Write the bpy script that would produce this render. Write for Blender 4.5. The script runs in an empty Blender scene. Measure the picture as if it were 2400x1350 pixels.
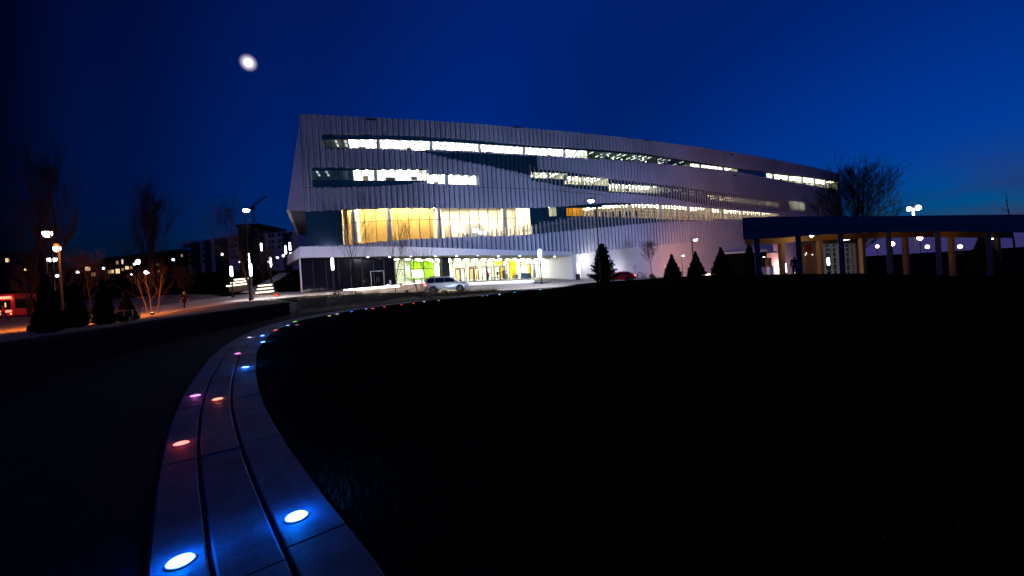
import bpy, bmesh, math, random
import numpy as np
from mathutils import Vector, Matrix

# ------------------------------------------------------------------ camera, sky, exposure
scene = bpy.context.scene
COL = scene.collection
R = math.radians
ROLL, FOCAL, HORIZON, CAM_Z = R(3.5), 1000.0, 650.0, 1.6     # focal length and horizon in 2400-pixel units

cam_data = bpy.data.cameras.new('camera')
cam_data.sensor_fit = 'HORIZONTAL'
cam_data.sensor_width = 36.0
cam_data.lens = 36.0 * FOCAL / 2400.0
cam_data.shift_y = (HORIZON - 675.0) / 2400.0
cam_data.clip_start, cam_data.clip_end = 0.05, 9000.0
cam = bpy.data.objects.new('camera', cam_data)
COL.objects.link(cam)
RIGHT = Vector((math.cos(ROLL), 0, -math.sin(ROLL)))
UP = Vector((math.sin(ROLL), 0, math.cos(ROLL)))
FWD = Vector((0, 1, 0))
m = Matrix((RIGHT, UP, -FWD)).transposed().to_4x4()
m.translation = Vector((0, 0, CAM_Z))
cam.matrix_world = m
scene.camera = cam

def ray(px, py):
    return FWD + RIGHT * ((px - 1200.0) / FOCAL) + UP * ((HORIZON - py) / FOCAL)

def at(px, py, dist):
    """the point seen at (px, py) of the photograph, dist metres into the scene"""
    return Vector((0, 0, CAM_Z)) + ray(px, py) * dist

world = bpy.data.worlds.new('World')
scene.world = world
world.use_nodes = True
def build_world():
    nt = world.node_tree
    nt.nodes.clear()
    N = nt.nodes.new; L = nt.links.new
    out = N('ShaderNodeOutputWorld'); bg = N('ShaderNodeBackground')
    sky = N('ShaderNodeTexSky'); sky.sky_type = 'NISHITA'; sky.sun_disc = False
    sky.sun_elevation = R(SKY_ELEV); sky.sun_rotation = R(SKY_ROT)
    sky.air_density = 1.0; sky.dust_density = 0.3; sky.ozone_density = 10.0
    tint = N('ShaderNodeMix'); tint.data_type = 'RGBA'; tint.blend_type = 'MULTIPLY'
    tint.inputs['Factor'].default_value = 1.0
    tint.inputs[7].default_value = (*SKY_TINT, 1)
    # sky darkens away from the west; extra brightness behind the camera fills the facade
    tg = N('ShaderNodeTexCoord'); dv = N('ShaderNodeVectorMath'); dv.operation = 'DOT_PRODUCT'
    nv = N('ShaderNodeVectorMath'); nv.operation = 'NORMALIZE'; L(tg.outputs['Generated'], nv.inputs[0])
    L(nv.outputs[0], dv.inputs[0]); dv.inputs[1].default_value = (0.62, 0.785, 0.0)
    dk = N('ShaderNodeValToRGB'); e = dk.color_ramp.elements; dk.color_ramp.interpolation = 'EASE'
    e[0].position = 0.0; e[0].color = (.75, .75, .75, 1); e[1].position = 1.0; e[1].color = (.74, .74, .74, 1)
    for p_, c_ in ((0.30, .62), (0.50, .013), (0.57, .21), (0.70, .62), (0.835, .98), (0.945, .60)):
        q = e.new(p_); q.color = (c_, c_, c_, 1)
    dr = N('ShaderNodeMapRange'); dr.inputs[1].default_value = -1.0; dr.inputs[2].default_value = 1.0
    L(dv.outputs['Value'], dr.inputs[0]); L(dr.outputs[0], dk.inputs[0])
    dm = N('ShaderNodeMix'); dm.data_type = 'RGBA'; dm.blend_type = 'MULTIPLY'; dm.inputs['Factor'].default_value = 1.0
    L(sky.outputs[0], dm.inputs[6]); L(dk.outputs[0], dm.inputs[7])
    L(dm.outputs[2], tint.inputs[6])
    # thin dusk cloud low in the west and a faint aureole of thin cloud round the moon
    tc = N('ShaderNodeTexCoord')
    mp = N('ShaderNodeMapping'); mp.inputs['Scale'].default_value = (3.0, 3.0, 14.0)
    mp.inputs['Rotation'].default_value = (0, R(14), 0)
    L(tc.outputs['Generated'], mp.inputs['Vector'])
    nz = N('ShaderNodeTexNoise'); nz.inputs['Scale'].default_value = 1.3; nz.inputs['Detail'].default_value = 6
    L(mp.outputs[0], nz.inputs['Vector'])
    rp = N('ShaderNodeValToRGB')
    rp.color_ramp.elements[0].position = 0.40; rp.color_ramp.elements[1].position = 0.60
    L(nz.outputs['Fac'], rp.inputs[0])
    sep = N('ShaderNodeSeparateXYZ'); L(tc.outputs['Generated'], sep.inputs[0])
    low = N('ShaderNodeMapRange'); low.inputs[1].default_value = 0.19; low.inputs[2].default_value = 0.04
    L(sep.outputs['Z'], low.inputs[0])
    west = N('ShaderNodeMapRange'); west.inputs[1].default_value = 0.66; west.inputs[2].default_value = 0.76
    L(sep.outputs['X'], west.inputs[0])
    m1 = N('ShaderNodeMath'); m1.operation = 'MULTIPLY'; L(rp.outputs[0], m1.inputs[0]); L(low.outputs[0], m1.inputs[1])
    m2 = N('ShaderNodeMath'); m2.operation = 'MULTIPLY'; L(m1.outputs[0], m2.inputs[0]); L(west.outputs[0], m2.inputs[1])
    m3 = N('ShaderNodeMath'); m3.operation = 'MULTIPLY'; L(m2.outputs[0], m3.inputs[0]); m3.inputs[1].default_value = 0.85
    cl = N('ShaderNodeMix'); cl.data_type = 'RGBA'
    L(m3.outputs[0], cl.inputs['Factor']); L(tint.outputs[2], cl.inputs[6])
    cl.inputs[7].default_value = (*CLOUD, 1)
    hz = N('ShaderNodeMapRange'); hz.inputs[1].default_value = 0.075; hz.inputs[2].default_value = 0.015; L(sep.outputs['Z'], hz.inputs[0])
    hw = N('ShaderNodeMapRange'); hw.inputs[1].default_value = 0.25; hw.inputs[2].default_value = 0.60; L(sep.outputs['X'], hw.inputs[0])
    hm = N('ShaderNodeMath'); hm.operation = 'MULTIPLY'; L(hz.outputs[0], hm.inputs[0]); L(hw.outputs[0], hm.inputs[1])
    hc = N('ShaderNodeMix'); hc.data_type = 'RGBA'; L(hm.outputs[0], hc.inputs['Factor']); L(cl.outputs[2], hc.inputs[6]); hc.inputs[7].default_value = (0.22, 0.19, 0.85, 1)
    cl = hc
    # aureole
    md = MOON_DIR
    dot = N('ShaderNodeVectorMath'); dot.operation = 'DOT_PRODUCT'
    nrm = N('ShaderNodeVectorMath'); nrm.operation = 'NORMALIZE'; L(tc.outputs['Generated'], nrm.inputs[0])
    L(nrm.outputs[0], dot.inputs[0]); dot.inputs[1].default_value = md
    au = N('ShaderNodeMapRange'); au.inputs[1].default_value = math.cos(0.0168); au.inputs[2].default_value = math.cos(0.0075)
    L(dot.outputs['Value'], au.inputs[0])
    p = N('ShaderNodeMath'); p.operation = 'POWER'; L(au.outputs[0], p.inputs[0]); p.inputs[1].default_value = 2.4
    add = N('ShaderNodeMix'); add.data_type = 'RGBA'; add.blend_type = 'ADD'
    L(p.outputs[0], add.inputs['Factor']); L(cl.outputs[2], add.inputs[6])
    add.inputs[7].default_value = (*[c / SKY_STRENGTH for c in (0.75, 0.66, 0.72)], 1)
    L(add.outputs[2], bg.inputs['Color']); bg.inputs['Strength'].default_value = SKY_STRENGTH
    L(bg.outputs[0], out.inputs[0])
MOON_POS = at(582, 147, 3000)
MOON_DIR = (MOON_POS - Vector((0, 0, CAM_Z))).normalized()
SKY_ELEV, SKY_ROT, SKY_STRENGTH = 1.0, 78.0, 0.15
SKY_TINT = (2.6, 2.85, 2.55)
CLOUD = (0.16, 0.15, 0.62)
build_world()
# moonlight, weak, from the moon in the picture
sun = bpy.data.lights.new('moonlight', 'SUN'); sun.energy = 0.012; sun.angle = R(0.5); sun.color = (1.0, 0.95, 0.88)
sun_o = bpy.data.objects.new('moonlight', sun); COL.objects.link(sun_o)
sun_o.rotation_euler = (-MOON_DIR).to_track_quat('-Z', 'Y').to_euler()

vs = scene.view_settings
vs.view_transform = 'Standard'; vs.look = 'None'; vs.exposure = 0.0; vs.gamma = 1.0
cy = scene.cycles
cy.use_denoising = True
cy.max_bounces = 6; cy.diffuse_bounces = 3; cy.glossy_bounces = 3; cy.transmission_bounces = 4; cy.transparent_max_bounces = 16
cy.caustics_reflective = False; cy.caustics_refractive = False
cy.sample_clamp_indirect = 4.0
cy.use_light_tree = True

# ------------------------------------------------------------------ materials
MATS = {}
def mat(name, col, rough=0.7, metal=0.0, var=0.25, scale=3.0, spec=0.3, bump=0.0, coord='Object', coat=0.0):
    if name in MATS: return MATS[name]
    mt = bpy.data.materials.new(name); mt.use_nodes = True
    nt = mt.node_tree; b = nt.nodes['Principled BSDF']
    b.inputs['Roughness'].default_value = rough; b.inputs['Metallic'].default_value = metal
    b.inputs['Specular IOR Level'].default_value = spec
    b.inputs['Coat Weight'].default_value = coat
    tc = nt.nodes.new('ShaderNodeTexCoord')
    nz = nt.nodes.new('ShaderNodeTexNoise'); nz.inputs['Scale'].default_value = scale; nz.inputs['Detail'].default_value = 5
    nt.links.new(tc.outputs[coord], nz.inputs['Vector'])
    mr = nt.nodes.new('ShaderNodeMix'); mr.data_type = 'RGBA'
    a = [max(0, c * (1 - var)) for c in col]; z = [min(1, c * (1 + var)) for c in col]
    mr.inputs[6].default_value = (*a, 1); mr.inputs[7].default_value = (*z, 1)
    nt.links.new(nz.outputs['Fac'], mr.inputs['Factor']); nt.links.new(mr.outputs[2], b.inputs['Base Color'])
    if bump:
        bp = nt.nodes.new('ShaderNodeBump'); bp.inputs['Strength'].default_value = bump; bp.inputs['Distance'].default_value = 0.05
        nt.links.new(nz.outputs['Fac'], bp.inputs['Height']); nt.links.new(bp.outputs[0], b.inputs['Normal'])
    MATS[name] = mt
    return mt

def glow(name, col, strength, base=(0.8, 0.8, 0.8)):
    """a lamp lens or lit panel"""
    if name in MATS: return MATS[name]
    mt = bpy.data.materials.new(name); mt.use_nodes = True
    b = mt.node_tree.nodes['Principled BSDF']
    b.inputs['Base Color'].default_value = (*base, 1)
    b.inputs['Emission Color'].default_value = (*col, 1); b.inputs['Emission Strength'].default_value = strength
    MATS[name] = mt
    return mt

def clear_glass(name, tint=(0.9, 0.95, 0.95), refl=0.06):
    if name in MATS: return MATS[name]
    mt = bpy.data.materials.new(name); mt.use_nodes = True
    nt = mt.node_tree; nt.nodes.clear()
    out = nt.nodes.new('ShaderNodeOutputMaterial'); mx = nt.nodes.new('ShaderNodeMixShader')
    tr = nt.nodes.new('ShaderNodeBsdfTransparent'); tr.inputs[0].default_value = (*tint, 1)
    gl = nt.nodes.new('ShaderNodeBsdfGlossy'); gl.inputs['Roughness'].default_value = 0.03
    mx.inputs[0].default_value = refl
    nt.links.new(tr.outputs[0], mx.inputs[1]); nt.links.new(gl.outputs[0], mx.inputs[2]); nt.links.new(mx.outputs[0], out.inputs[0])
    MATS[name] = mt
    return mt

# ------------------------------------------------------------------ mesh helpers
class MB:
    def __init__(s): s.v = []; s.f = []; s.mi = []; s.cur = 0
    def add(s, vs, fs):
        o = len(s.v); s.v += [tuple(p) for p in vs]
        for f in fs: s.f.append(tuple(o + i for i in f)); s.mi.append(s.cur)
    def quad(s, a, b, c, d): s.add([a, b, c, d], [(0, 1, 2, 3)])
    def box(s, c, size, rz=0.0):
        x, y, z = [q / 2 for q in size]; cs, sn = math.cos(rz), math.sin(rz)
        P = []
        for k in (-z, z):
            for (i, j) in ((-x, -y), (x, -y), (x, y), (-x, y)):
                P.append((c[0] + i * cs - j * sn, c[1] + i * sn + j * cs, c[2] + k))
        s.add(P, [(0, 3, 2, 1), (4, 5, 6, 7), (0, 1, 5, 4), (1, 2, 6, 5), (2, 3, 7, 6), (3, 0, 4, 7)])
    def hexa(s, P):   # 4 bottom points then 4 top points
        s.add(P, [(0, 3, 2, 1), (4, 5, 6, 7), (0, 1, 5, 4), (1, 2, 6, 5), (2, 3, 7, 6), (3, 0, 4, 7)])
    def tube(s, pts, radii, n=6, cap=True):
        pts = [Vector(p) for p in pts]
        if not hasattr(radii, '__len__'): radii = [radii] * len(pts)
        rings = []
        ref = None
        for i, p in enumerate(pts):
            d = (pts[min(i + 1, len(pts) - 1)] - pts[max(i - 1, 0)])
            d = d.normalized() if d.length > 1e-9 else Vector((0, 0, 1))
            if ref is None or abs(ref.dot(d)) > 0.98: ref = Vector((1, 0, 0)) if abs(d.x) < 0.8 else Vector((0, 1, 0))
            a = d.cross(ref).normalized(); b = d.cross(a).normalized(); ref = -b if False else ref
            rings.append([p + (a * math.cos(2 * math.pi * k / n) + b * math.sin(2 * math.pi * k / n)) * radii[i] for k in range(n)])
        vs = [q for r_ in rings for q in r_]; fs = []
        for i in range(len(pts) - 1):
            for k in range(n):
                fs.append((i * n + k, i * n + (k + 1) % n, (i + 1) * n + (k + 1) % n, (i + 1) * n + k))
        if cap:
            fs.append(tuple(range(n - 1, -1, -1))); o = (len(pts) - 1) * n; fs.append(tuple(o + k for k in range(n)))
        s.add(vs, fs)
    def lathe(s, c, prof, n=12):   # prof: (radius, z) from bottom to top, closed at both ends
        vs = []
        for (r_, z) in prof:
            for k in range(n):
                t = 2 * math.pi * k / n; vs.append((c[0] + r_ * math.cos(t), c[1] + r_ * math.sin(t), c[2] + z))
        fs = []
        for i in range(len(prof) - 1):
            for k in range(n): fs.append((i * n + k, i * n + (k + 1) % n, (i + 1) * n + (k + 1) % n, (i + 1) * n + k))
        fs.append(tuple(range(n - 1, -1, -1))); o = (len(prof) - 1) * n; fs.append(tuple(o + k for k in range(n)))
        s.add(vs, fs)
    def torus(s, c, R_, r_, ax=(0, 1, 0), n=20, k=5, arc=1.0):
        ax = Vector(ax).normalized(); a = ax.orthogonal().normalized(); b = ax.cross(a)
        pts = [Vector(c) + (a * math.cos(2 * math.pi * arc * i / n) + b * math.sin(2 * math.pi * arc * i / n)) * R_ for i in range(n + 1)]
        s.tube(pts, r_, k, cap=False)
    def build(s, name, material, parent=None, smooth=False):
        me = bpy.data.meshes.new(name); me.from_pydata(s.v, [], s.f)
        ms = material if isinstance(material, (list, tuple)) else [material]
        for q in ms: me.materials.append(q)
        if len(ms) > 1: me.polygons.foreach_set('material_index', s.mi)
        if smooth: me.polygons.foreach_set('use_smooth', [True] * len(me.polygons))
        me.update()
        o = bpy.data.objects.new(name, me); COL.objects.link(o)
        if parent is not None:
            o.parent = parent
            pm = Matrix.Identity(4); q = parent
            chain = []
            while q is not None: chain.append(q); q = q.parent
            for q in reversed(chain): pm = pm @ q.matrix_parent_inverse @ q.matrix_basis
            if WORLD_PARTS[0]: o.matrix_parent_inverse = pm.inverted()
        return o
WORLD_PARTS = [True]      # while True the meshes of parts are written in world coordinates

def tag(o, label=None, cat=None, group=None, kind=None):
    if label: o['label'] = label
    if cat: o['category'] = cat
    if group: o['group'] = group
    if kind: o['kind'] = kind
    return o
def thing(name, label, cat, loc=(0, 0, 0), rz=0.0, group=None):
    o = bpy.data.objects.new(name, None); COL.objects.link(o)
    o.location = loc; o.rotation_euler = (0, 0, rz); o.empty_display_size = 0.3
    return tag(o, label, cat, group)
def dup(root, loc, rz=0.0, label=None, scale=None):
    """copy a thing with its parts and sub-parts"""
    r_ = root.copy(); COL.objects.link(r_); r_.location = loc; r_.rotation_euler = (0, 0, rz)
    if scale: r_.scale = scale
    if label: r_['label'] = label
    for ch in list(root.children):
        c = ch.copy(); COL.objects.link(c); c.parent = r_
        for g_ in list(ch.children):
            d = g_.copy(); COL.objects.link(d); d.parent = c
    return r_
def structure(o): o['kind'] = 'structure'; return o
class local_parts:
    def __enter__(s): s.old = WORLD_PARTS[0]; WORLD_PARTS[0] = False
    def __exit__(s, *a): WORLD_PARTS[0] = s.old

# ------------------------------------------------------------------ terrain
_ctrl = []
def G(px, py, d):
    p = at(px, py, d); _ctrl.append((p.x, p.y, p.z))
for q in [(0, 0, 0), (-4, -6, 0), (6, -6, 0), (0, 5, 0.0), (6, 6, .1), (14, 8, .1), (-8, 4, 0), (-20, -10, 0), (25, -10, 0), (6, 18, .15), (12, 30, .3), (20, 20, .15),
          (-1, 30, .12), (2, 42, .2), (-4, 25, .1)]: _ctrl.append(q)
PATH_PX = [(890, 1350), (780, 1200), (660, 1030), (610, 930), (600, 860), (612, 810), (660, 770), (740, 745), (900, 718), (1130, 694), (1270, 680), (1330, 673)]
PATH = []
for (x, y) in PATH_PX:
    d = ray(x, y); t = -CAM_Z / d.z; PATH.append((d.x * t, t)); _ctrl.append((d.x * t, t, 0.0))
for q in [(1400, 660, 50), (1500, 655, 50), (1640, 645, 48), (1800, 643, 42), (2000, 640, 36), (2200, 645, 33), (2400, 652, 31),
          (1050, 684, 48), (900, 690, 48), (577, 706, 42), (433, 724, 42), (30, 745, 60), (60, 760, 40), (618, 690, 55), (145, 770, 28), (300, 757, 30),
          (705, 689, 58.5), (925, 674, 66), (1145, 659, 77), (1345, 656, 84), (1488, 652, 84), (1460, 660, 62), (1600, 650, 104), (1700, 648, 112), (1900, 640, 135),
          (545, 672, 66), (655, 640, 90), (560, 632, 150), (200, 660, 140), (20, 690, 130), (1960, 650, 60), (2300, 660, 70), (800, 640, 130), (1100, 640, 140)]: G(*q)
for q in [(-300, 0, 0), (300, 0, -2), (-300, 300, 8), (0, 400, 4), (300, 300, -3), (-600, 900, 4), (600, 900, -3), (-900, 0, 0), (900, 0, -2), (0, -200, 0), (-11, 9, 0), (-14, 20, 0), (-15, 30, 0.0)]: _ctrl.append(q)
_C = np.array(_ctrl, float)
def _phi(r_): return r_            # linear radial basis: no overshoot
_K = _phi(np.sqrt(((_C[:, None, :2] - _C[None, :, :2]) ** 2).sum(-1))) - np.eye(len(_C)) * 0.6
_W = np.linalg.solve(np.block([[_K, np.ones((len(_C), 1))], [np.ones((1, len(_C))), np.zeros((1, 1))]]), np.append(_C[:, 2], 0))
def ground_z(x, y):
    x = np.asarray(x, float); y = np.asarray(y, float)
    d = np.sqrt((x[..., None] - _C[:, 0]) ** 2 + (y[..., None] - _C[:, 1]) ** 2)
    return _phi(d) @ _W[:-1] + _W[-1]
def gz(x, y): return float(ground_z(x, y))
def on_ground(px, d):
    """the ground point d metres into the scene under column px of the photograph"""
    py = 650.0
    for _ in range(12):
        p = at(px, py, d); z = gz(p.x, p.y)
        py += (p.z - z) / d * FOCAL
    return Vector((p.x, p.y, z))

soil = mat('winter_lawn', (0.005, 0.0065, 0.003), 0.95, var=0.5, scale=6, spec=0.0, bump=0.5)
def make_terrain():
    def axis(lim, fine, step):
        a = [0.0]; s_ = step
        while a[-1] < lim:
            if a[-1] > fine: s_ *= 1.13
            a.append(a[-1] + s_)
        return a
    ax = axis(2500, 70, 1.5); xs = sorted(set([-q for q in ax] + ax)); 
    ay = axis(3500, 110, 1.5); ys = sorted(set([-q for q in axis(300, 10, 2)] + ay))
    X, Y = np.meshgrid(xs, ys); Z = ground_z(X, Y)
    nx = len(xs)
    mb = MB(); mb.v = [tuple(p) for p in np.stack([X, Y, Z], -1).reshape(-1, 3)]
    for j in range(len(ys) - 1):
        for i in range(nx - 1):
            a = j * nx + i; mb.f.append((a, a + 1, a + nx + 1, a + nx)); mb.mi.append(0)
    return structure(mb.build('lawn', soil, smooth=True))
make_terrain()

def lerp_poly(pts, t):
    """point at fraction t of the polyline's length"""
    P = [Vector(p) for p in pts]; L = [0]
    for a, b in zip(P, P[1:]): L.append(L[-1] + (b - a).length)
    s_ = t * L[-1]
    for i in range(len(P) - 1):
        if s_ <= L[i + 1] + 1e-9: return P[i].lerp(P[i + 1], (s_ - L[i]) / max(1e-9, L[i + 1] - L[i]))
    return P[-1]
def sheet(name, near, far, off, material, n=60, k=16):
    mb = MB(); row = []
    for i in range(n + 1):
        a = lerp_poly(near, i / n); b = lerp_poly(far, i / n)
        for j in range(k + 1):
            p = a.lerp(b, j / k); mb.v.append((p.x, p.y, gz(p.x, p.y) + off))
    for i in range(n):
        for j in range(k):
            a = i * (k + 1) + j; mb.f.append((a, a + k + 1, a + k + 2, a + 1)); mb.mi.append(0)
    return structure(mb.build(name, material, smooth=True))

def smooth_path(P, n):
    out = []
    P = [Vector((*p, 0)) for p in P]; P = [P[0] * 2 - P[1]] + P + [P[-1] * 2 - P[-2]]
    for i in range(1, len(P) - 2):
        for k in range(n):
            t = k / n; a, b, c, d = P[i - 1:i + 3]
            out.append(0.5 * ((2 * b) + (c - a) * t + (2 * a - 5 * b + 4 * c - d) * t * t + (3 * b - a - 3 * c + d) * t ** 3))
    out.append(P[-2]); return out
# the curved right-hand edge of the slab path, continued behind the camera
_pp = [(PATH[0][0] + 2.6, PATH[0][1] - 6.0), (PATH[0][0] + 0.75, PATH[0][1] - 1.2)] + PATH
EDGE = smooth_path(_pp, 14)
_cum = [0.0]
for a, b in zip(EDGE, EDGE[1:]): _cum.append(_cum[-1] + (b - a).length)
PATH_LEN = _cum[-1]
def path_frame(s_):
    s_ = max(0, min(PATH_LEN - 1e-6, s_))
    i = max(0, min(len(EDGE) - 2, int(np.searchsorted(_cum, s_) - 1)))
    t = (s_ - _cum[i]) / (_cum[i + 1] - _cum[i])
    i0, i1 = max(0, i - 6), min(len(EDGE) - 1, i + 7)
    d = (EDGE[i1] - EDGE[i0]).normalized()
    return EDGE[i].lerp(EDGE[i + 1], t), d, Vector((-d.y, d.x, 0))

slab_m = mat('bluestone', (0.115, 0.165, 0.24), 0.65, var=0.3, scale=2.2, spec=0.06, bump=0.12)
def weather(mt, fine=70.0, stain=.7, amt=.55):
    """fine grain in the bump and broad stains over the base colour"""
    nt = mt.node_tree; b = nt.nodes['Principled BSDF']; L = nt.links.new
    tc = nt.nodes.new('ShaderNodeTexCoord'); n1 = nt.nodes.new('ShaderNodeTexNoise'); n1.inputs['Scale'].default_value = stain; n1.inputs['Detail'].default_value = 8; n1.inputs['Roughness'].default_value = .7
    L(tc.outputs['Object'], n1.inputs['Vector'])
    rp = nt.nodes.new('ShaderNodeValToRGB'); rp.color_ramp.elements[0].position = .36; rp.color_ramp.elements[1].position = .62
    k = 1 - amt; rp.color_ramp.elements[0].color = (k, k, k, 1); L(n1.outputs['Fac'], rp.inputs[0])
    n2 = nt.nodes.new('ShaderNodeTexNoise'); n2.inputs['Scale'].default_value = fine; n2.inputs['Detail'].default_value = 3; L(tc.outputs['Object'], n2.inputs['Vector'])
    r2 = nt.nodes.new('ShaderNodeValToRGB'); r2.color_ramp.elements[0].position = .38; r2.color_ramp.elements[1].position = .6; r2.color_ramp.elements[0].color = (.72, .72, .72, 1); L(n2.outputs['Fac'], r2.inputs[0])
    src = b.inputs['Base Color'].links[0].from_socket
    for q in (rp, r2):
        mx = nt.nodes.new('ShaderNodeMix'); mx.data_type = 'RGBA'; mx.blend_type = 'MULTIPLY'; mx.inputs['Factor'].default_value = 1; L(src, mx.inputs[6]); L(q.outputs[0], mx.inputs[7]); src = mx.outputs[2]
    L(src, b.inputs['Base Color'])
    bp = nt.nodes.new('ShaderNodeBump'); bp.inputs['Strength'].default_value = .35; bp.inputs['Distance'].default_value = .006; L(n2.outputs['Fac'], bp.inputs['Height']); L(bp.outputs[0], b.inputs['Normal'])
weather(slab_m)
joint_m = mat('joint_gravel', (0.028, 0.042, 0.066), 0.95, var=0.6, scale=40, spec=0.03, bump=.5)
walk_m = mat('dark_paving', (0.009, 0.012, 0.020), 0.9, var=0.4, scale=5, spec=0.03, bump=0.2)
def make_path():
    rng = random.Random(4)
    # dark paving below and beside the slabs
    mb = MB(); n = 260; lat = [-0.12, 1.3, 2.6, 4.2, 6.0]
    for i in range(n + 1):
        p, d, nn = path_frame(PATH_LEN * i / n)
        w = 1.0 if i / n < 0.55 else max(0.25, 1 - (i / n - 0.55) * 2.2)
        for q in lat:
            w_ = q if q <= 1.3 else 1.3 + (q - 1.3) * w
            v = p + nn * w_; mb.v.append((v.x, v.y, gz(v.x, v.y) + 0.012))
    k = len(lat)
    for i in range(n):
        for j in range(k - 1): a = i * k + j; mb.f.append((a, a + k, a + k + 1, a + 1)); mb.mi.append(0)
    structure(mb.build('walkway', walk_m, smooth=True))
    mb = MB(); n = 260        # gravel joints between the slabs
    for i in range(n + 1):
        p, d, nn = path_frame(PATH_LEN * i / n)
        for q in (-.01, 1.02): v = p + nn * q; mb.v.append((v.x, v.y, gz(v.x, v.y) + .026))
    for i in range(n): mb.f.append((2 * i, 2 * i + 2, 2 * i + 3, 2 * i + 1)); mb.mi.append(0)
    structure(mb.build('path_joints', joint_m, smooth=True))
    mb = MB()
    rows = [(0.0, 0.355), (0.385, 0.705), (0.735, 1.01)]
    gap = 0.022
    for r_, (w0, w1) in enumerate(rows):
        s_ = 0.12 if r_ == 0 else 0.0
        while s_ < PATH_LEN - 0.2:
            L = 2.35
            e = min(PATH_LEN, s_ + L - gap); m_ = 6
            top = 0.045 + rng.uniform(-0.004, 0.004)
            vs_ = []
            for j in range(m_ + 1):
                p, d, nn = path_frame(s_ + (e - s_) * j / m_)
                for (w, dz) in ((w0, -0.06), (w0, top - 0.008), (w0 + 0.01, top), (w1 - 0.01, top), (w1, top - 0.008), (w1, -0.06)):
                    v = p + nn * w; vs_.append((v.x, v.y, gz(v.x, v.y) + dz))
            fs = []
            for j in range(m_):
                for q in range(5): a = j * 6 + q; fs.append((a, a + 6, a + 7, a + 1))
            fs.append((0, 1, 2, 3, 4, 5)); o = m_ * 6; fs.append((o + 5, o + 4, o + 3, o + 2, o + 1, o))
            mb.add(vs_, fs); s_ += L
    structure(mb.build('path', slab_m))
make_path()
# ------------------------------------------------------------------ the library building
ROOF_Z = 30.6
roof_px = [(709, 268), (870, 272), (1070, 290), (1340, 310), (1520, 328), (1640, 345), (1800, 372), (1968, 408)]
_rp = []
for (x, y) in roof_px:
    d = ray(x, y); t = (ROOF_Z - CAM_Z) / d.z; _rp.append((d.x * t, t))
_fc = np.polyfit([p[0] for p in _rp], [p[1] for p in _rp], 3)
def f(x): return float(np.polyval(_fc, x))
def df(x): return float(np.polyval(np.polyder(_fc), x))
XA, XB = _rp[0][0], _rp[-1][0]
_xs = np.linspace(XA - 8, XB + 8, 2000)
_fy = np.polyval(_fc, _xs)
_sl = np.concatenate([[0], np.cumsum(np.hypot(np.diff(_xs), np.diff(_fy)))])
def S_of_x(x): return float(np.interp(x, _xs, _sl))
def X_of_s(s_): return float(np.interp(s_, _sl, _xs))
def hit(px, py, back=0.0):
    """(s, z) on the facade seen at pixel px, py"""
    d = ray(px, py); lo, hi = 30.0, 260.0
    for _ in range(50):
        t = (lo + hi) / 2
        if f(d.x * t) > t: lo = t
        else: hi = t
    return S_of_x(d.x * t), CAM_Z + d.z * t
def fpt(s_, off, z):
    x = X_of_s(s_); g_ = df(x); n = Vector((g_, -1, 0)).normalized()
    return Vector((x, f(x), z)) + n * off
def line_sz(pts):
    dense = []
    for (a, b) in zip(pts, pts[1:]):
        m_ = max(1, int(abs(b[0] - a[0]) / 30))
        for i in range(m_): dense.append((a[0] + (b[0] - a[0]) * i / m_, a[1] + (b[1] - a[1]) * i / m_))
    dense.append(pts[-1])
    q = sorted(hit(*p) for p in dense)
    return np.array([p[0] for p in q]), np.array([p[1] for p in q])
class Edge:
    def __init__(s, pts): s.s, s.z = line_sz(pts)
    def __call__(s, v): return float(np.interp(v, s.s, s.z))
class Region:
    """an area of the facade between two edges drawn along it; its ends step with the panels"""
    def __init__(s, name, top, bot, step=2):
        s.name = name; s.top, s.bot = Edge(top), Edge(bot); s.step = step
        s.s0 = max(s.top.s[0], s.bot.s[0]); s.s1 = min(s.top.s[-1], s.bot.s[-1])
        s.s0, s.s1 = min(s.top.s[0], s.bot.s[0]), max(s.top.s[-1], s.bot.s[-1])
    def col(s, i):
        c = S0 + PITCH * (i + 0.5)
        if c < s.s0 or c > s.s1: return None
        k = (i // s.step) * s.step + s.step / 2
        c = S0 + PITCH * k
        a, b = s.bot(c), s.top(c)
        return (a, b) if b > a + 0.05 else None
PITCH = 0.46
S0 = hit(709, 400)[0]
S1 = S_of_x(XB)
NCOL = int((S1 - S0) / PITCH)

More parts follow.
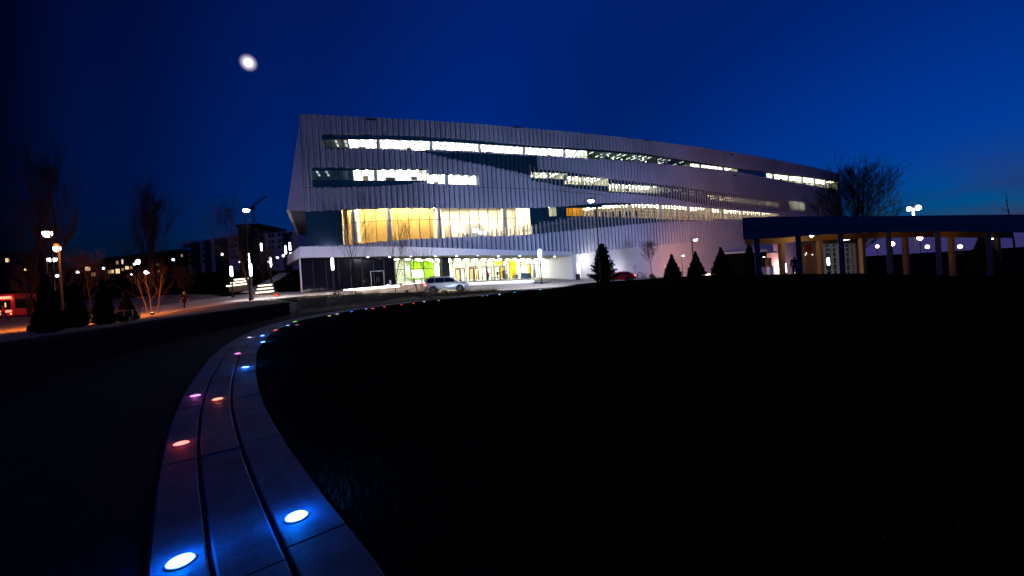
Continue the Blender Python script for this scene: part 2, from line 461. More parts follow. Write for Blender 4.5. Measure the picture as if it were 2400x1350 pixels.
OPEN = [
 Region('B', [(758, 313), (900, 314), (1050, 321), (1240, 339), (1380, 347), (1500, 357), (1640, 379), (1730, 393), (1850, 409), (1968, 425)],
             [(758, 349), (900, 349), (1050, 353), (1240, 363), (1380, 373), (1500, 381), (1640, 394), (1730, 404), (1850, 427), (1968, 447)]),
 Region('C', [(928, 350), (1050, 354), (1240, 364), (1262, 365)], [(928, 352), (990, 358), (1050, 372), (1150, 391), (1200, 402), (1240, 412), (1262, 404)]),
 Region('D', [(731, 391), (800, 391), (900, 394), (1001, 394)], [(731, 441), (800, 440), (900, 437), (950, 434), (1001, 424)]),
 Region('D', [(1001, 404), (1118, 409)], [(1001, 431), (1118, 435)]),
 Region('E', [(1243, 393), (1330, 401), (1430, 418), (1550, 431), (1660, 446), (1830, 468), (1960, 480)],
             [(1243, 424), (1330, 440), (1430, 452), (1550, 463), (1660, 482), (1700, 488), (1830, 497), (1960, 505)]),
 Region('F', [(709, 495), (805, 490), (930, 486), (1100, 487), (1245, 487)], [(709, 578), (805, 576), (925, 564), (1000, 560), (1100, 556), (1245, 551)], 4),
 Region('H', [(1245, 486), (1300, 484), (1370, 478), (1430, 474), (1500, 475), (1600, 481), (1700, 489), (1825, 500)],
             [(1245, 551), (1300, 545), (1370, 538), (1430, 532), (1490, 526), (1560, 520), (1672, 520), (1700, 518), (1745, 516), (1825, 505)]),
]
# lit windows: top, bottom, style
LIT = [
 ('dim_white', [(758, 325), (818, 325)], [(758, 347), (818, 347)], 2),
 ('white', [(818, 325), (900, 325), (1050, 331), (1240, 344), (1380, 352)], [(818, 348), (900, 348), (1050, 352), (1240, 362), (1380, 372)], 2),
 ('dim_green', [(1380, 352), (1500, 361), (1545, 367)], [(1380, 372), (1500, 380), (1545, 384)], 2),
 ('dark_green', [(1545, 367), (1622, 378)], [(1545, 384), (1622, 391)], 2),
 ('cream', [(1622, 381), (1732, 395)], [(1622, 391), (1732, 403)], 2),
 ('cream', [(1798, 405), (1850, 411), (1900, 416), (1967, 426)], [(1798, 415), (1850, 426), (1900, 434), (1967, 446)], 2),
 ('dim_teal', [(731, 398), (830, 398)], [(731, 422), (830, 422)], 2),
 ('white', [(830, 397), (900, 397), (1001, 397)], [(830, 423), (900, 423), (1001, 423)], 2),
 ('white', [(1001, 407), (1118, 411)], [(1001, 430), (1118, 434)], 2),
 ('cream', [(1243, 402), (1327, 405)], [(1243, 417), (1327, 420)], 2),
 ('cream', [(1327, 411), (1428, 417)], [(1327, 432), (1428, 436)], 2),
 ('cream', [(1428, 429), (1548, 436)], [(1428, 448), (1548, 454)], 2),
 ('dark_green', [(1548, 437), (1660, 449)], [(1548, 455), (1660, 467)], 2),
 ('warm', [(1660, 455), (1822, 474)], [(1660, 467), (1822, 485)], 2),
 ('cream', [(1850, 469), (1882, 472)], [(1850, 488), (1882, 492)], 2),
 ('cream', [(1288, 484.5), (1308, 484.5)], [(1288, 507), (1308, 507)], 2),
 ('yellow', [(1330, 486.5), (1371, 486.5)], [(1330, 507), (1371, 507)], 2),
 ('shelves', [(1371, 486), (1408, 485), (1412, 481), (1480, 479), (1500, 477), (1600, 482), (1672, 488)],
             [(1371, 507), (1450, 509), (1500, 511), (1600, 516), (1672, 519)], 2),
 ('shelves', [(1672, 488), (1822, 500)], [(1672, 513), (1745, 514), (1822, 504.5)], 2),
]
HALL = Region('hall', [(806, 490), (930, 486), (1100, 487), (1245, 487)], [(806, 576), (925, 564), (1000, 560), (1100, 556), (1245, 551)], 4)
LITR = [(st, Region(st, t, b, k)) for (st, t, b, k) in LIT]
LOWER = Edge([(703, 581), (1100, 586), (1348, 596), (1420, 587), (1500, 580), (1600, 570), (1745, 558), (1900, 550), (1968, 548)])

def cut(ivs, a, b):
    out = []
    for (p, q) in ivs:
        if b <= p or a >= q: out.append((p, q)); continue
        if a - p > 0.05: out.append((p, a))
        if q - b > 0.05: out.append((b, q))
    return out

bld = thing('library_building', 'long pale library with ribbed metal cladding, sloping roofline and bright window bands', 'building', fpt(S0, 0, 1.0))
clad_m = mat('ribbed_aluminium', (0.50, 0.50, 0.56), 0.45, metal=0.25, var=0.42, scale=0.11, spec=0.4)
dark_gl = mat('dark_glass', (0.008, 0.050, 0.085), 0.12, var=0.3, scale=0.2, spec=0.6)
frame_m = mat('dark_frame', (0.03, 0.033, 0.04), 0.4, metal=0.6, var=0.1)
white_m = mat('white_panel', (0.74, 0.73, 0.74), 0.5, var=0.06, scale=0.4)
wall_m = mat('white_concrete', (0.62, 0.60, 0.60), 0.75, var=0.12, scale=0.35, bump=0.05)
fin_m = mat('pale_fin', (0.55, 0.53, 0.53), 0.45, metal=0.35, var=0.12, scale=0.3)
int_m = mat('interior_white', (0.82, 0.81, 0.78), 0.8, var=0.04)
glass_m = clear_glass('window_glass')

def build_facade():
    rng = random.Random(11)
    clad = MB(); darks = [MB() for _ in OPEN]; backs = [MB() for _ in OPEN]
    for i in range(NCOL):
        s_ = S0 + i * PITCH; c = s_ + PITCH / 2
        k = S0 + ((i // 4) * 4 + 2) * PITCH
        lo = LOWER(k) if i > 300 * 0 else LOWER(c)
        top = ROOF_Z
        ops = [(o.col(i), q_) for q_, o in enumerate(OPEN)]; ops = [o for o in ops if o[0]]
        ivs = [(lo, top)]
        for ((a, b), _) in ops: ivs = cut(ivs, a, b)
        for (a, b) in ivs:
            j = rng.uniform(-0.012, 0.012) - (0.0 if i % 2 == 0 else .10); gd, gw = (-0.36, .48) if i % 2 == 0 else (-0.02, .26)
            ring = [fpt(s_, -0.70, 0), fpt(s_, gd, 0), fpt(s_ + PITCH * gw, gd, 0), fpt(s_ + PITCH * (gw + .04), 0.20 + j, 0), fpt(s_ + PITCH * 0.78, 0.29 + j, 0), fpt(s_ + PITCH, 0.08, 0), fpt(s_ + PITCH, -0.70, 0)]
            za, zb = a - (0.0 if a <= lo + .01 else rng.uniform(0, .16)), b + (0.0 if b >= top - .01 else rng.uniform(0, .16))
            vs_ = [(p.x, p.y, za) for p in ring] + [(p.x, p.y, zb) for p in ring]; n = 7
            fs = [(q, (q + 1) % n, n + (q + 1) % n, n + q) for q in range(n)] + [tuple(range(n - 1, -1, -1)), tuple(range(n, 2 * n))]
            clad.add(vs_, fs)
        # dark glazing = openings minus lit windows
        for ((a, b), oi) in ops:
            dark, back = darks[oi], backs[oi]
            d = [(a, b)]
            for (_, r_) in LITR:
                q = r_.col(i)
                if q: d = cut(d, q[0], q[1])
            q = HALL.col(i)
            if q: d = cut(d, q[0], q[1])
            for (za, zb) in d:
                dark.quad(fpt(s_, -0.30, za), fpt(s_ + PITCH, -0.30, za), fpt(s_ + PITCH, -0.30, zb), fpt(s_, -0.30, zb))
            if i % 2 == 0 and (b - a) > 0.3 and not HALL.col(i):
                p, q = fpt(s_ - .03, -0.29, 0), fpt(s_ + .03, -0.29, 0); p2, q2 = fpt(s_ + .03, -0.22, 0), fpt(s_ - .03, -0.22, 0)
                back.hexa([(v.x, v.y, a) for v in (p, q, p2, q2)] + [(v.x, v.y, b) for v in (p, q, p2, q2)])
    clad.build('cladding', clad_m, bld)
    for dk, bk_ in zip(darks, backs):
        if dk.v:
            o = dk.build('dark_glazing', dark_gl, bld)
            if bk_.v: bk_.build('frame', frame_m, o)
    # projecting vertical fins in front of the right-hand window bands
    def fin(px0, px1, top, bot, every, w, dep, m_, name):
        T, B = Edge(top), Edge(bot); mb = MB()
        i0 = int((hit(px0, top[0][1])[0] - S0) / PITCH); i1 = min(NCOL, int((hit(px1, top[-1][1])[0] - S0) / PITCH))
        for i in range(i0, i1, every):
            s_ = S0 + i * PITCH; za, zb = B(s_) + rng.uniform(-.25, .2), T(s_) + rng.uniform(-.2, .25)
            if zb - za < .3: continue
            P = [fpt(s_ - w / 2, -0.15, 0), fpt(s_ + w / 2, -0.15, 0), fpt(s_ + w / 2, dep, 0), fpt(s_ - w / 2, dep, 0)]
            mb.hexa([(p.x, p.y, za) for p in P] + [(p.x, p.y, zb) for p in P])
        mb.build(name, m_, bld)
    fin(1030, 1262, [(1030, 355), (1240, 366), (1262, 367)], [(1030, 370), (1150, 394), (1240, 418), (1262, 412)], 2, 0.09, 0.30, mat('dark_fin', (.035, .05, .075), .5, metal=.3, var=.1), 'fin_screen')
    fin(1243, 1960, [(1243, 389), (1330, 398), (1430, 414), (1550, 428), (1660, 444), (1830, 466), (1960, 478)],
        [(1243, 428), (1330, 444), (1430, 457), (1550, 468), (1660, 486), (1830, 500), (1960, 507)], 2, 0.10, 0.20, fin_m, 'fin_screen')
    fin(1078, 1400, [(1078, 548), (1160, 539), (1245, 526), (1300, 516), (1370, 503), (1400, 497)], [(1078, 560), (1160, 556), (1245, 553), (1300, 549), (1370, 541), (1400, 538)], 2, 0.14, 0.34, fin_m, 'fin_screen')
    fin(1400, 1826, [(1400, 496), (1440, 487), (1480, 474), (1600, 478), (1700, 487), (1825, 499)], [(1400, 541), (1440, 537), (1490, 531), (1560, 527), (1672, 525), (1825, 512)], 2, 0.10, 0.20, fin_m, 'fin_screen')
    # thin rails between the lower fins
    rl = MB()
    for (a, b, y0, y1) in [(1075, 1120, 556, 555), (1120, 1245, 551, 540), (1245, 1268, 534, 533), (1268, 1288, 529, 528), (1288, 1310, 525, 524), (1310, 1330, 520, 519), (1330, 1352, 514, 513)]:
        s0, z0 = hit(a, y0); s1, z1 = hit(b, y1); m_ = 6
        rl.tube([fpt(s0 + (s1 - s0) * q / m_, 0.2, z0 + (z1 - z0) * q / m_) for q in range(m_ + 1)], 0.035, 4)
    rl.build('railing', fin_m, bld)
    # roof, back walls, end facet, soffit
    nn = 60; fr = [fpt(S0 + (S1 - S0) * i / nn, -0.34, 0) for i in range(nn + 1)]; bk = [fpt(S0 + (S1 - S0) * i / nn, -40, 0) for i in range(nn + 1)]
    rf = MB()
    for i in range(nn):
        a, b, c, d = fr[i], fr[i + 1], bk[i + 1], bk[i]
        rf.quad(a.xy.to_3d() + Vector((0, 0, ROOF_Z - .2)), b.xy.to_3d() + Vector((0, 0, ROOF_Z - .2)), c.xy.to_3d() + Vector((0, 0, ROOF_Z - .2)), d.xy.to_3d() + Vector((0, 0, ROOF_Z - .2)))
    rf.build('roof', mat('roof_membrane', (0.2, 0.2, 0.21), 0.9), bld)
    bw = MB()
    for i in range(nn): bw.quad((*bk[i + 1].xy, -3), (*bk[i].xy, -3), (*bk[i].xy, ROOF_Z - .2), (*bk[i + 1].xy, ROOF_Z - .2))
    e0, e1 = fr[-1], bk[-1]; bw.quad((*e0.xy, -3), (*e1.xy, -3), (*e1.xy, ROOF_Z), (*e0.xy, ROOF_Z))
    zs = hit(709, 495)[1]; a, b = fr[0], bk[0]
    bw.quad((*b.xy, 0), (*a.xy, 0), (*a.xy, zs), (*b.xy, zs))
    bw.build('rear_wall', wall_m, bld)
    # leaning end facet at the west corner
    A0 = fpt(S0, 0.02, ROOF_Z); A1 = fpt(S0, 0.02, hit(709, 495)[1])
    D = A0.y; B0 = at(706, 272, D + .3); B0.z = ROOF_Z; B1 = at(672, 492, D + .2)
    C0 = fpt(S0, -40, ROOF_Z); C1 = at(697, 553, 103)
    C1.z = B1.z; 
    fc = MB()
    for i in range(1, 7):
        t0, t1 = (i - 1) / 6, i / 6
        fc.quad(A1.lerp(B1, t0) , A1.lerp(B1, t1), A0.lerp(B0, t1), A0.lerp(B0, t0))
    fc.quad(B1, C1, C0, B0)
    fc.build('end_facet', clad_m, bld)
    sf = MB(); In = fpt(S0, -40, B1.z)
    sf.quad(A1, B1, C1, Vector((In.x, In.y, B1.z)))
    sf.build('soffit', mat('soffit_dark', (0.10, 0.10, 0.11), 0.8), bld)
    tr = MB(); e = (C1 - B1).normalized(); side = Vector((0, 0, 1)).cross(e).normalized() * 0.5
    tr.hexa([B1 + Vector((0, 0, -.35)), C1 + Vector((0, 0, -.35)), C1 - side + Vector((0, 0, -.35)), B1 - side + Vector((0, 0, -.35)), B1 + Vector((0, 0, -.002)), C1 + Vector((0, 0, -.002)), C1 - side + Vector((0, 0, -.002)), B1 - side + Vector((0, 0, -.002))])
    tr.build('soffit_trim', white_m, bld)
    # seams in the cladding and small dark vents near the roof edge
    for pts in ([(709, 440), (731, 441)], [(1120, 440), (1200, 442), (1262, 444), (1330, 450), (1420, 458)]):
        q = [hit(*p) for p in pts]; sm = MB(); sm.tube([fpt(a, 0.29, z) for (a, z) in q], 0.04, 4); sm.build('seam', frame_m, bld)
    for px, py in ((870, 281), (1210, 299), (1512, 329), (1712, 363), (1720, 412)):
        v = MB(); s_, z = hit(px, py); q = [fpt(s_ - .9, .34, z), fpt(s_ + .9, .34, z), fpt(s_ + .9, .1, z), fpt(s_ - .9, .1, z)]
        v.hexa([p + Vector((0, 0, -.1)) for p in q] + [p + Vector((0, 0, .1)) for p in q]); v.build('roof_vent', frame_m, bld)
    # white base wall on the right
    wl = MB(); sA, sB = hit(1349, 620)[0], S1; n = 40
    P = [fpt(sA + (sB - sA) * i / n, -0.36, 0) for i in range(n + 1)]
    for i in range(n):
        a, b = P[i], P[i + 1]; za = LOWER(sA + (sB - sA) * i / n) + 1.2; zb = LOWER(sA + (sB - sA) * (i + 1) / n) + 1.2
        wl.quad((a.x, a.y, -3.5), (b.x, b.y, -3.5), (b.x, b.y, zb), (a.x, a.y, za))
    wl.build('base_wall', wall_m, bld)
build_facade()

# ---- rooms behind the lit windows
STYLE = {   # wall colour, ceiling-lamp colour, strength
 'white': ((0.85, 0.84, 0.80), (1.0, 0.97, 0.90), 60.0), 'dim_white': ((0.5, 0.55, 0.5), (1.0, 0.97, 0.90), 1.0),
 'cream': ((0.72, 0.70, 0.58), (1.0, 0.96, 0.80), 15.0), 'dim_green': ((0.30, 0.36, 0.28), (0.92, 1.0, 0.78), 1.6),
 'dark_green': ((0.14, 0.19, 0.16), (0.92, 1.0, 0.78), 1.1), 'warm': ((0.60, 0.50, 0.34), (1.0, 0.88, 0.62), 6),
 'dim_teal': ((0.20, 0.34, 0.38), (0.85, 1.0, 0.95), 0.7), 'yellow': ((0.85, 0.50, 0.02), (1.0, 0.92, 0.7), 6.0),
 'shelves': ((0.70, 0.58, 0.36), (1.0, 0.94, 0.74), 15.0)}
LAMPS = []
def make_room(st, r_, idx):
    wallc, lampc, lamps = STYLE[st]
    rng = random.Random(100 + idx)
    i0 = max(0, int(math.ceil((r_.s0 - S0) / PITCH - .5))); i1 = min(NCOL, int(math.floor((r_.s1 - S0) / PITCH + .5)))
    cols = [i for i in range(i0, i1) if r_.col(i)]
    if not cols: return
    win = MB(); fr = MB()
    last = None
    for i in cols:
        a, b = r_.col(i); s_ = S0 + i * PITCH
        win.quad(fpt(s_, -0.30, a), fpt(s_ + PITCH, -0.30, a), fpt(s_ + PITCH, -0.30, b), fpt(s_, -0.30, b))
        if i % 2 == 0:
            P = [fpt(s_ - .03, -0.29, 0), fpt(s_ + .03, -0.29, 0), fpt(s_ + .03, -0.20, 0), fpt(s_ - .03, -0.20, 0)]
            fr.hexa([(p.x, p.y, a) for p in P] + [(p.x, p.y, b) for p in P])
        for z in (a + .03, b - .03):
            P = [fpt(s_, -0.295, 0), fpt(s_ + PITCH, -0.295, 0), fpt(s_ + PITCH, -0.21, 0), fpt(s_, -0.21, 0)]
            fr.hexa([(p.x, p.y, z - .035) for p in P] + [(p.x, p.y, z + .035) for p in P])
    w = win.build('window', glass_m, bld)
    fr.build('frame', frame_m, w)
    # the room: floor, ceiling, back and end walls
    depth = 5.0 if st != 'shelves' else 7.0
    sa, sb = S0 + cols[0] * PITCH, S0 + (cols[-1] + 1) * PITCH
    n = max(1, int((sb - sa) / 3)); rm = MB()
    st_ = [sa + (sb - sa) * i / n for i in range(n + 1)]
    lo = [min(r_.bot(q), r_.bot(q - .9), r_.bot(q + .9)) - 0.12 for q in st_]; up_ = 0.75 if st in ('white', 'yellow') else 0.12
    hi = [max(r_.top(q), r_.top(q - .9), r_.top(q + .9)) + up_ for q in st_]
    low = -0.42
    for i in range(n):
        F = lambda k, off, z: fpt(st_[k], off, z)
        rm.quad(F(i, low, lo[i]), F(i + 1, low, lo[i + 1]), F(i + 1, -depth, lo[i + 1]), F(i, -depth, lo[i]))
        rm.quad(F(i, low, hi[i]), F(i, -depth, hi[i]), F(i + 1, -depth, hi[i + 1]), F(i + 1, low, hi[i + 1]))
        rm.quad(F(i, -depth, lo[i]), F(i + 1, -depth, lo[i + 1]), F(i + 1, -depth, hi[i + 1]), F(i, -depth, hi[i]))
    for k in (0, n): rm.quad(fpt(st_[k], low, lo[k]), fpt(st_[k], -depth, lo[k]), fpt(st_[k], -depth, hi[k]), fpt(st_[k], low, hi[k]))
    rm.build('room', mat('room_' + st, wallc, 0.85, var=0.15, scale=0.5), bld)
    # ceiling lamps
    s_ = sa + 0.6
    step = 1.5
    while s_ < sb - 0.3:
        skip = (st in ('dim_green', 'dark_green', 'warm', 'dim_teal', 'dim_white') and rng.random() < 0.45)
        if not skip:
            z = r_.top(s_) + up_ - 0.06
            for (d0, d1) in ((-1.2, -2.4), (-3.2, -4.4)):
                P = [fpt(s_ - .13, d0, z), fpt(s_ + .13, d0, z), fpt(s_ + .13, d1, z), fpt(s_ - .13, d1, z)]
                LAMPS.append(([p + Vector((0, 0, -.05)) for p in P] + [p + Vector((0, 0, .03)) for p in P], glow('lamp_' + st, lampc, lamps)))
        s_ += step
    # low cupboards, screens and boards standing along the glass
    if st in ('white', 'cream'):
        s_ = sa + 1.5
        while s_ < sb - 2.5:
            w_, h_ = rng.uniform(.7, 1.7), rng.uniform(.35, 1.0) * (r_.top(s_) - r_.bot(s_)) * .6; z0 = r_.bot(s_) - .1; d0 = -rng.uniform(.9, 2.0); zo = z0 if rng.random() < .6 else z0 + .6
            P = [fpt(s_, d0, 0), fpt(s_ + w_, d0, 0), fpt(s_ + w_, d0 - .3, 0), fpt(s_, d0 - .3, 0)]; c = MB(); c.hexa([(p.x, p.y, zo) for p in P] + [(p.x, p.y, zo + h_) for p in P])
            c.build('cupboard', mat('cupboard_%d' % int(rng.random() * 3), ((.10, .11, .11), (.22, .20, .16), (.35, .36, .34))[int(rng.random() * 3)], .7), bld); s_ += rng.uniform(3.0, 8.5)
    # round concrete columns just inside
    s_ = sa + 3.5 + rng.uniform(0, 2)
    while s_ < sb - 1:
        z0, z1 = r_.bot(s_) - .1, r_.top(s_) + .1
        p = fpt(s_, -1.1, z0); pl = MB(); pl.lathe(p, [(0.36, 0), (0.36, z1 - z0)], 10); s_ += 9.2
        pl.build('interior_column', mat('column_grey', (0.6, 0.6, 0.58), 0.8, var=.05), bld)
    if st == 'shelves':
        s_ = sa + 9
        while s_ < sb - 1:
            sh = MB(); bks = MB()
            z0, z1 = r_.bot(s_) + .02, r_.top(s_) - 0.25
            if z1 - z0 > 1.0:
                for d0 in (-1.6,):
                    for k in range(5):
                        z = z0 + (z1 - z0) * k / 4; P = [fpt(s_, d0, z), fpt(s_ + 1.15, d0, z), fpt(s_ + 1.15, d0 - .5, z), fpt(s_, d0 - .5, z)]
                        sh.hexa([p + Vector((0, 0, -.03)) for p in P] + [p + Vector((0, 0, .03)) for p in P])
                        if k < 4:
                            h = (z1 - z0) / 4 * rng.uniform(.45, .75); e = rng.uniform(.5, 1.1)
                            P = [fpt(s_ + .04, d0 - .08, z), fpt(s_ + e, d0 - .08, z), fpt(s_ + e, d0 - .4, z), fpt(s_ + .04, d0 - .4, z)]
                            bks.hexa([p + Vector((0, 0, .031)) for p in P] + [p + Vector((0, 0, .03 + h)) for p in P])
            s_ += 1.9
            if not sh.v: continue
            o = sh.build('bookshelf', mat('shelf_cream', (0.75, 0.68, 0.5), 0.7), bld)
            bks.build('books', mat('book_brown', (0.35, 0.25, 0.15), 0.8, var=.6, scale=4), o)
for k, (st, r_) in enumerate(LITR): make_room(st, r_, k)

# small round lamps seen inside the dim upper band
for (x, y) in ((1414, 372), (1424, 367), (1433, 362), (1444, 369), (1454, 375), (1434, 374), (1464, 371), (1480, 378), (1495, 367), (1515, 370), (1521, 376), (1553, 380)):
    s_, z = hit(x, y); p = fpt(s_, -1.0, z); sp = MB(); sp.lathe(p, [(.03, -.13), (.12, -.06), (.14, 0), (.12, .06), (.03, .13)], 8); sp.build('globe_lamp', glow('globe_lamp', (1, 1, .92), 5), bld)

# ---- the big glazed hall on the second level
def make_hall():
    i0 = int(math.ceil((HALL.s0 - S0) / PITCH - .5)); cols = [i for i in range(i0, NCOL) if HALL.col(i)]
    win = MB(); fr = MB()
    for i in cols:
        a, b = HALL.col(i); s_ = S0 + i * PITCH
        win.quad(fpt(s_, -0.30, a), fpt(s_ + PITCH, -0.30, a), fpt(s_ + PITCH, -0.30, b), fpt(s_, -0.30, b))
        if (i - cols[0]) % 4 == 0:
            P = [fpt(s_ - .05, -0.29, 0), fpt(s_ + .05, -0.29, 0), fpt(s_ + .05, -0.14, 0), fpt(s_ - .05, -0.14, 0)]
            fr.hexa([(p.x, p.y, a) for p in P] + [(p.x, p.y, b) for p in P])
        mid = a + (b - a) * 0.62
        for z in (a + .04, mid, b - .04):
            P = [fpt(s_, -0.295, 0), fpt(s_ + PITCH, -0.295, 0), fpt(s_ + PITCH, -0.16, 0), fpt(s_, -0.16, 0)]
            fr.hexa([(p.x, p.y, z - .04) for p in P] + [(p.x, p.y, z + .04) for p in P])
    w = win.build('window', glass_m, bld); fr.build('frame', frame_m, w)
    sa, sb = S0 + cols[0] * PITCH, S0 + (cols[-1] + 1) * PITCH
    zt = max(HALL.top(sa), HALL.top(sb), HALL.top((sa + sb) / 2)) + 1.0; zb = min(HALL.bot(sa), HALL.bot(sb)) - .1
    n = 14; D = 9.0; low = -0.42
    q = [sa + (sb - sa) * i / n for i in range(n + 1)]
    rm = MB(); cei = MB(); lp = MB(); wood = MB()
    s_split = hit(1022, 520)[0]
    for i in range(n):
        rm.quad(fpt(q[i], low, zb), fpt(q[i + 1], low, zb), fpt(q[i + 1], -D, zb), fpt(q[i], -D, zb))
        cei.quad(fpt(q[i], low, zt), fpt(q[i], -D, zt), fpt(q[i + 1], -D, zt), fpt(q[i + 1], low, zt))
        rm.quad(fpt(q[i], -D, zb), fpt(q[i + 1], -D, zb), fpt(q[i + 1], -D, zt), fpt(q[i], -D, zt))
    for k in (0, n): rm.quad(fpt(q[k], low, zb), fpt(q[k], -D, zb), fpt(q[k], -D, zt), fpt(q[k], low, zt))
    rm.build('room', mat('hall_white', (0.80, 0.70, 0.55), 0.8, var=.08, scale=.4), bld)
    cei.build('hall_ceiling', mat('hall_ceiling', (0.8, 0.75, 0.65), 0.8, var=.05), bld)
    m_ = 10; a0 = hit(812, 520)[0]
    for i in range(m_):
        u0, u1 = a0 + (s_split - a0) * i / m_, a0 + (s_split - a0) * (i + 1) / m_
        wood.quad(fpt(u0, -3.2, zb + .02), fpt(u1, -3.2, zb + .02), fpt(u1, -3.2, zt - .02), fpt(u0, -3.2, zt - .02))
    wood.quad(fpt(s_split, -3.2, zb + .02), fpt(s_split, -4.0, zb + .02), fpt(s_split, -4.0, zt - .02), fpt(s_split, -3.2, zt - .02))
    wm = mat('amber_wood', (0.76, 0.45, 0.115), 0.7, var=.22, scale=.9)
    wood.build('wood_wall', wm, bld)
    warm = glow('hall_lamp', (1.0, 0.86, 0.62), 95)
    s_ = sa + .9
    while s_ < sb - .3:
        z = zt - .06
        for d0 in ((-.75, -2.9),) if s_ < s_split else ((-1.5, -3.0), (-4.5, -6.0)):
            P = [fpt(s_ - .2, d0[0], z), fpt(s_ + .2, d0[0], z), fpt(s_ + .2, d0[1], z), fpt(s_ - .2, d0[1], z)]
            LAMPS.append(([p + Vector((0, 0, -.05)) for p in P] + [p + Vector((0, 0, .03)) for p in P], warm))
        s_ += 1.75
    for px in (828, 913, 1032, 1187):
        s_, _ = hit(px, 520); p = fpt(s_, -1.3, zb); c = MB(); c.lathe(p, [(.44, 0), (.44, zt - zb)], 16)
        c.build('interior_column', mat('column_white', (0.62, 0.58, 0.55), .8, var=.05), bld, smooth=True)
    # bright strip lamp in the corner of the amber wall
    s_, _ = hit(838, 520); c = MB(); P = [fpt(s_ - .12, -3.15, 0), fpt(s_ + .12, -3.15, 0), fpt(s_ + .12, -3.05, 0), fpt(s_ - .12, -3.05, 0)]
    c.hexa([(p.x, p.y, zb + 1) for p in P] + [(p.x, p.y, zt - .3) for p in P]); c.build('wall_lamp', glow('wall_lamp', (1, .9, .7), 9), bld)
    # door with a frame in the white part, curved reception desk with lit screens
    dm = mat('hall_door', (0.72, 0.55, 0.36), .6); s0, _ = hit(1052, 540); zf = hit(1060, 559)[1]
    c = MB(); P = [fpt(s0, -4.0, 0), fpt(s0 + 1.4, -4.0, 0), fpt(s0 + 1.4, -4.12, 0), fpt(s0, -4.12, 0)]; c.hexa([(p.x, p.y, zf) for p in P] + [(p.x, p.y, zf + 2.9) for p in P]); c.build('hall_door', dm, bld)
    c = MB(); s0, _ = hit(1105, 540); s1, _ = hit(1160, 540); zf = hit(1130, 555)[1]; k = 14; vs_ = []
    for j in range(k + 1):
        t = j / k; s_ = s0 + (s1 - s0) * t; h = 3.0 - 2.3 * max(0, (t - .55) / .45) ** 2 if t > .55 else 3.0
        for (o_, z) in ((-4.6 + 1.0 * math.sin(t * math.pi), zf), (-4.6 + 1.0 * math.sin(t * math.pi), zf + h)): vs_.append(fpt(s_, o_, z))
    c.add(vs_, [(2 * j, 2 * j + 2, 2 * j + 3, 2 * j + 1) for j in range(k)])
    c.build('curved_kiosk', mat('kiosk_grey', (0.50, 0.46, 0.40), .6), bld)
    for (x0, x1, y0, y1, o_) in ((1119, 1134, 532, 539, -3.3), (1134, 1152, 537, 544, -3.3), (1074, 1090, 527, 536, -4.5)):
        sA, zA = hit(x0, y1); sB, zB = hit(x1, y0); c = MB(); P = [fpt(sA, o_, 0), fpt(sB, o_, 0), fpt(sB, o_ - .08, 0), fpt(sA, o_ - .08, 0)]
        c.hexa([(p.x, p.y, zA) for p in P] + [(p.x, p.y, zB) for p in P]); c.build('screen', glow('blue_screen', (.75, .9, 1), 3.0), bld)
    return zb
HALL_FLOOR = make_hall()

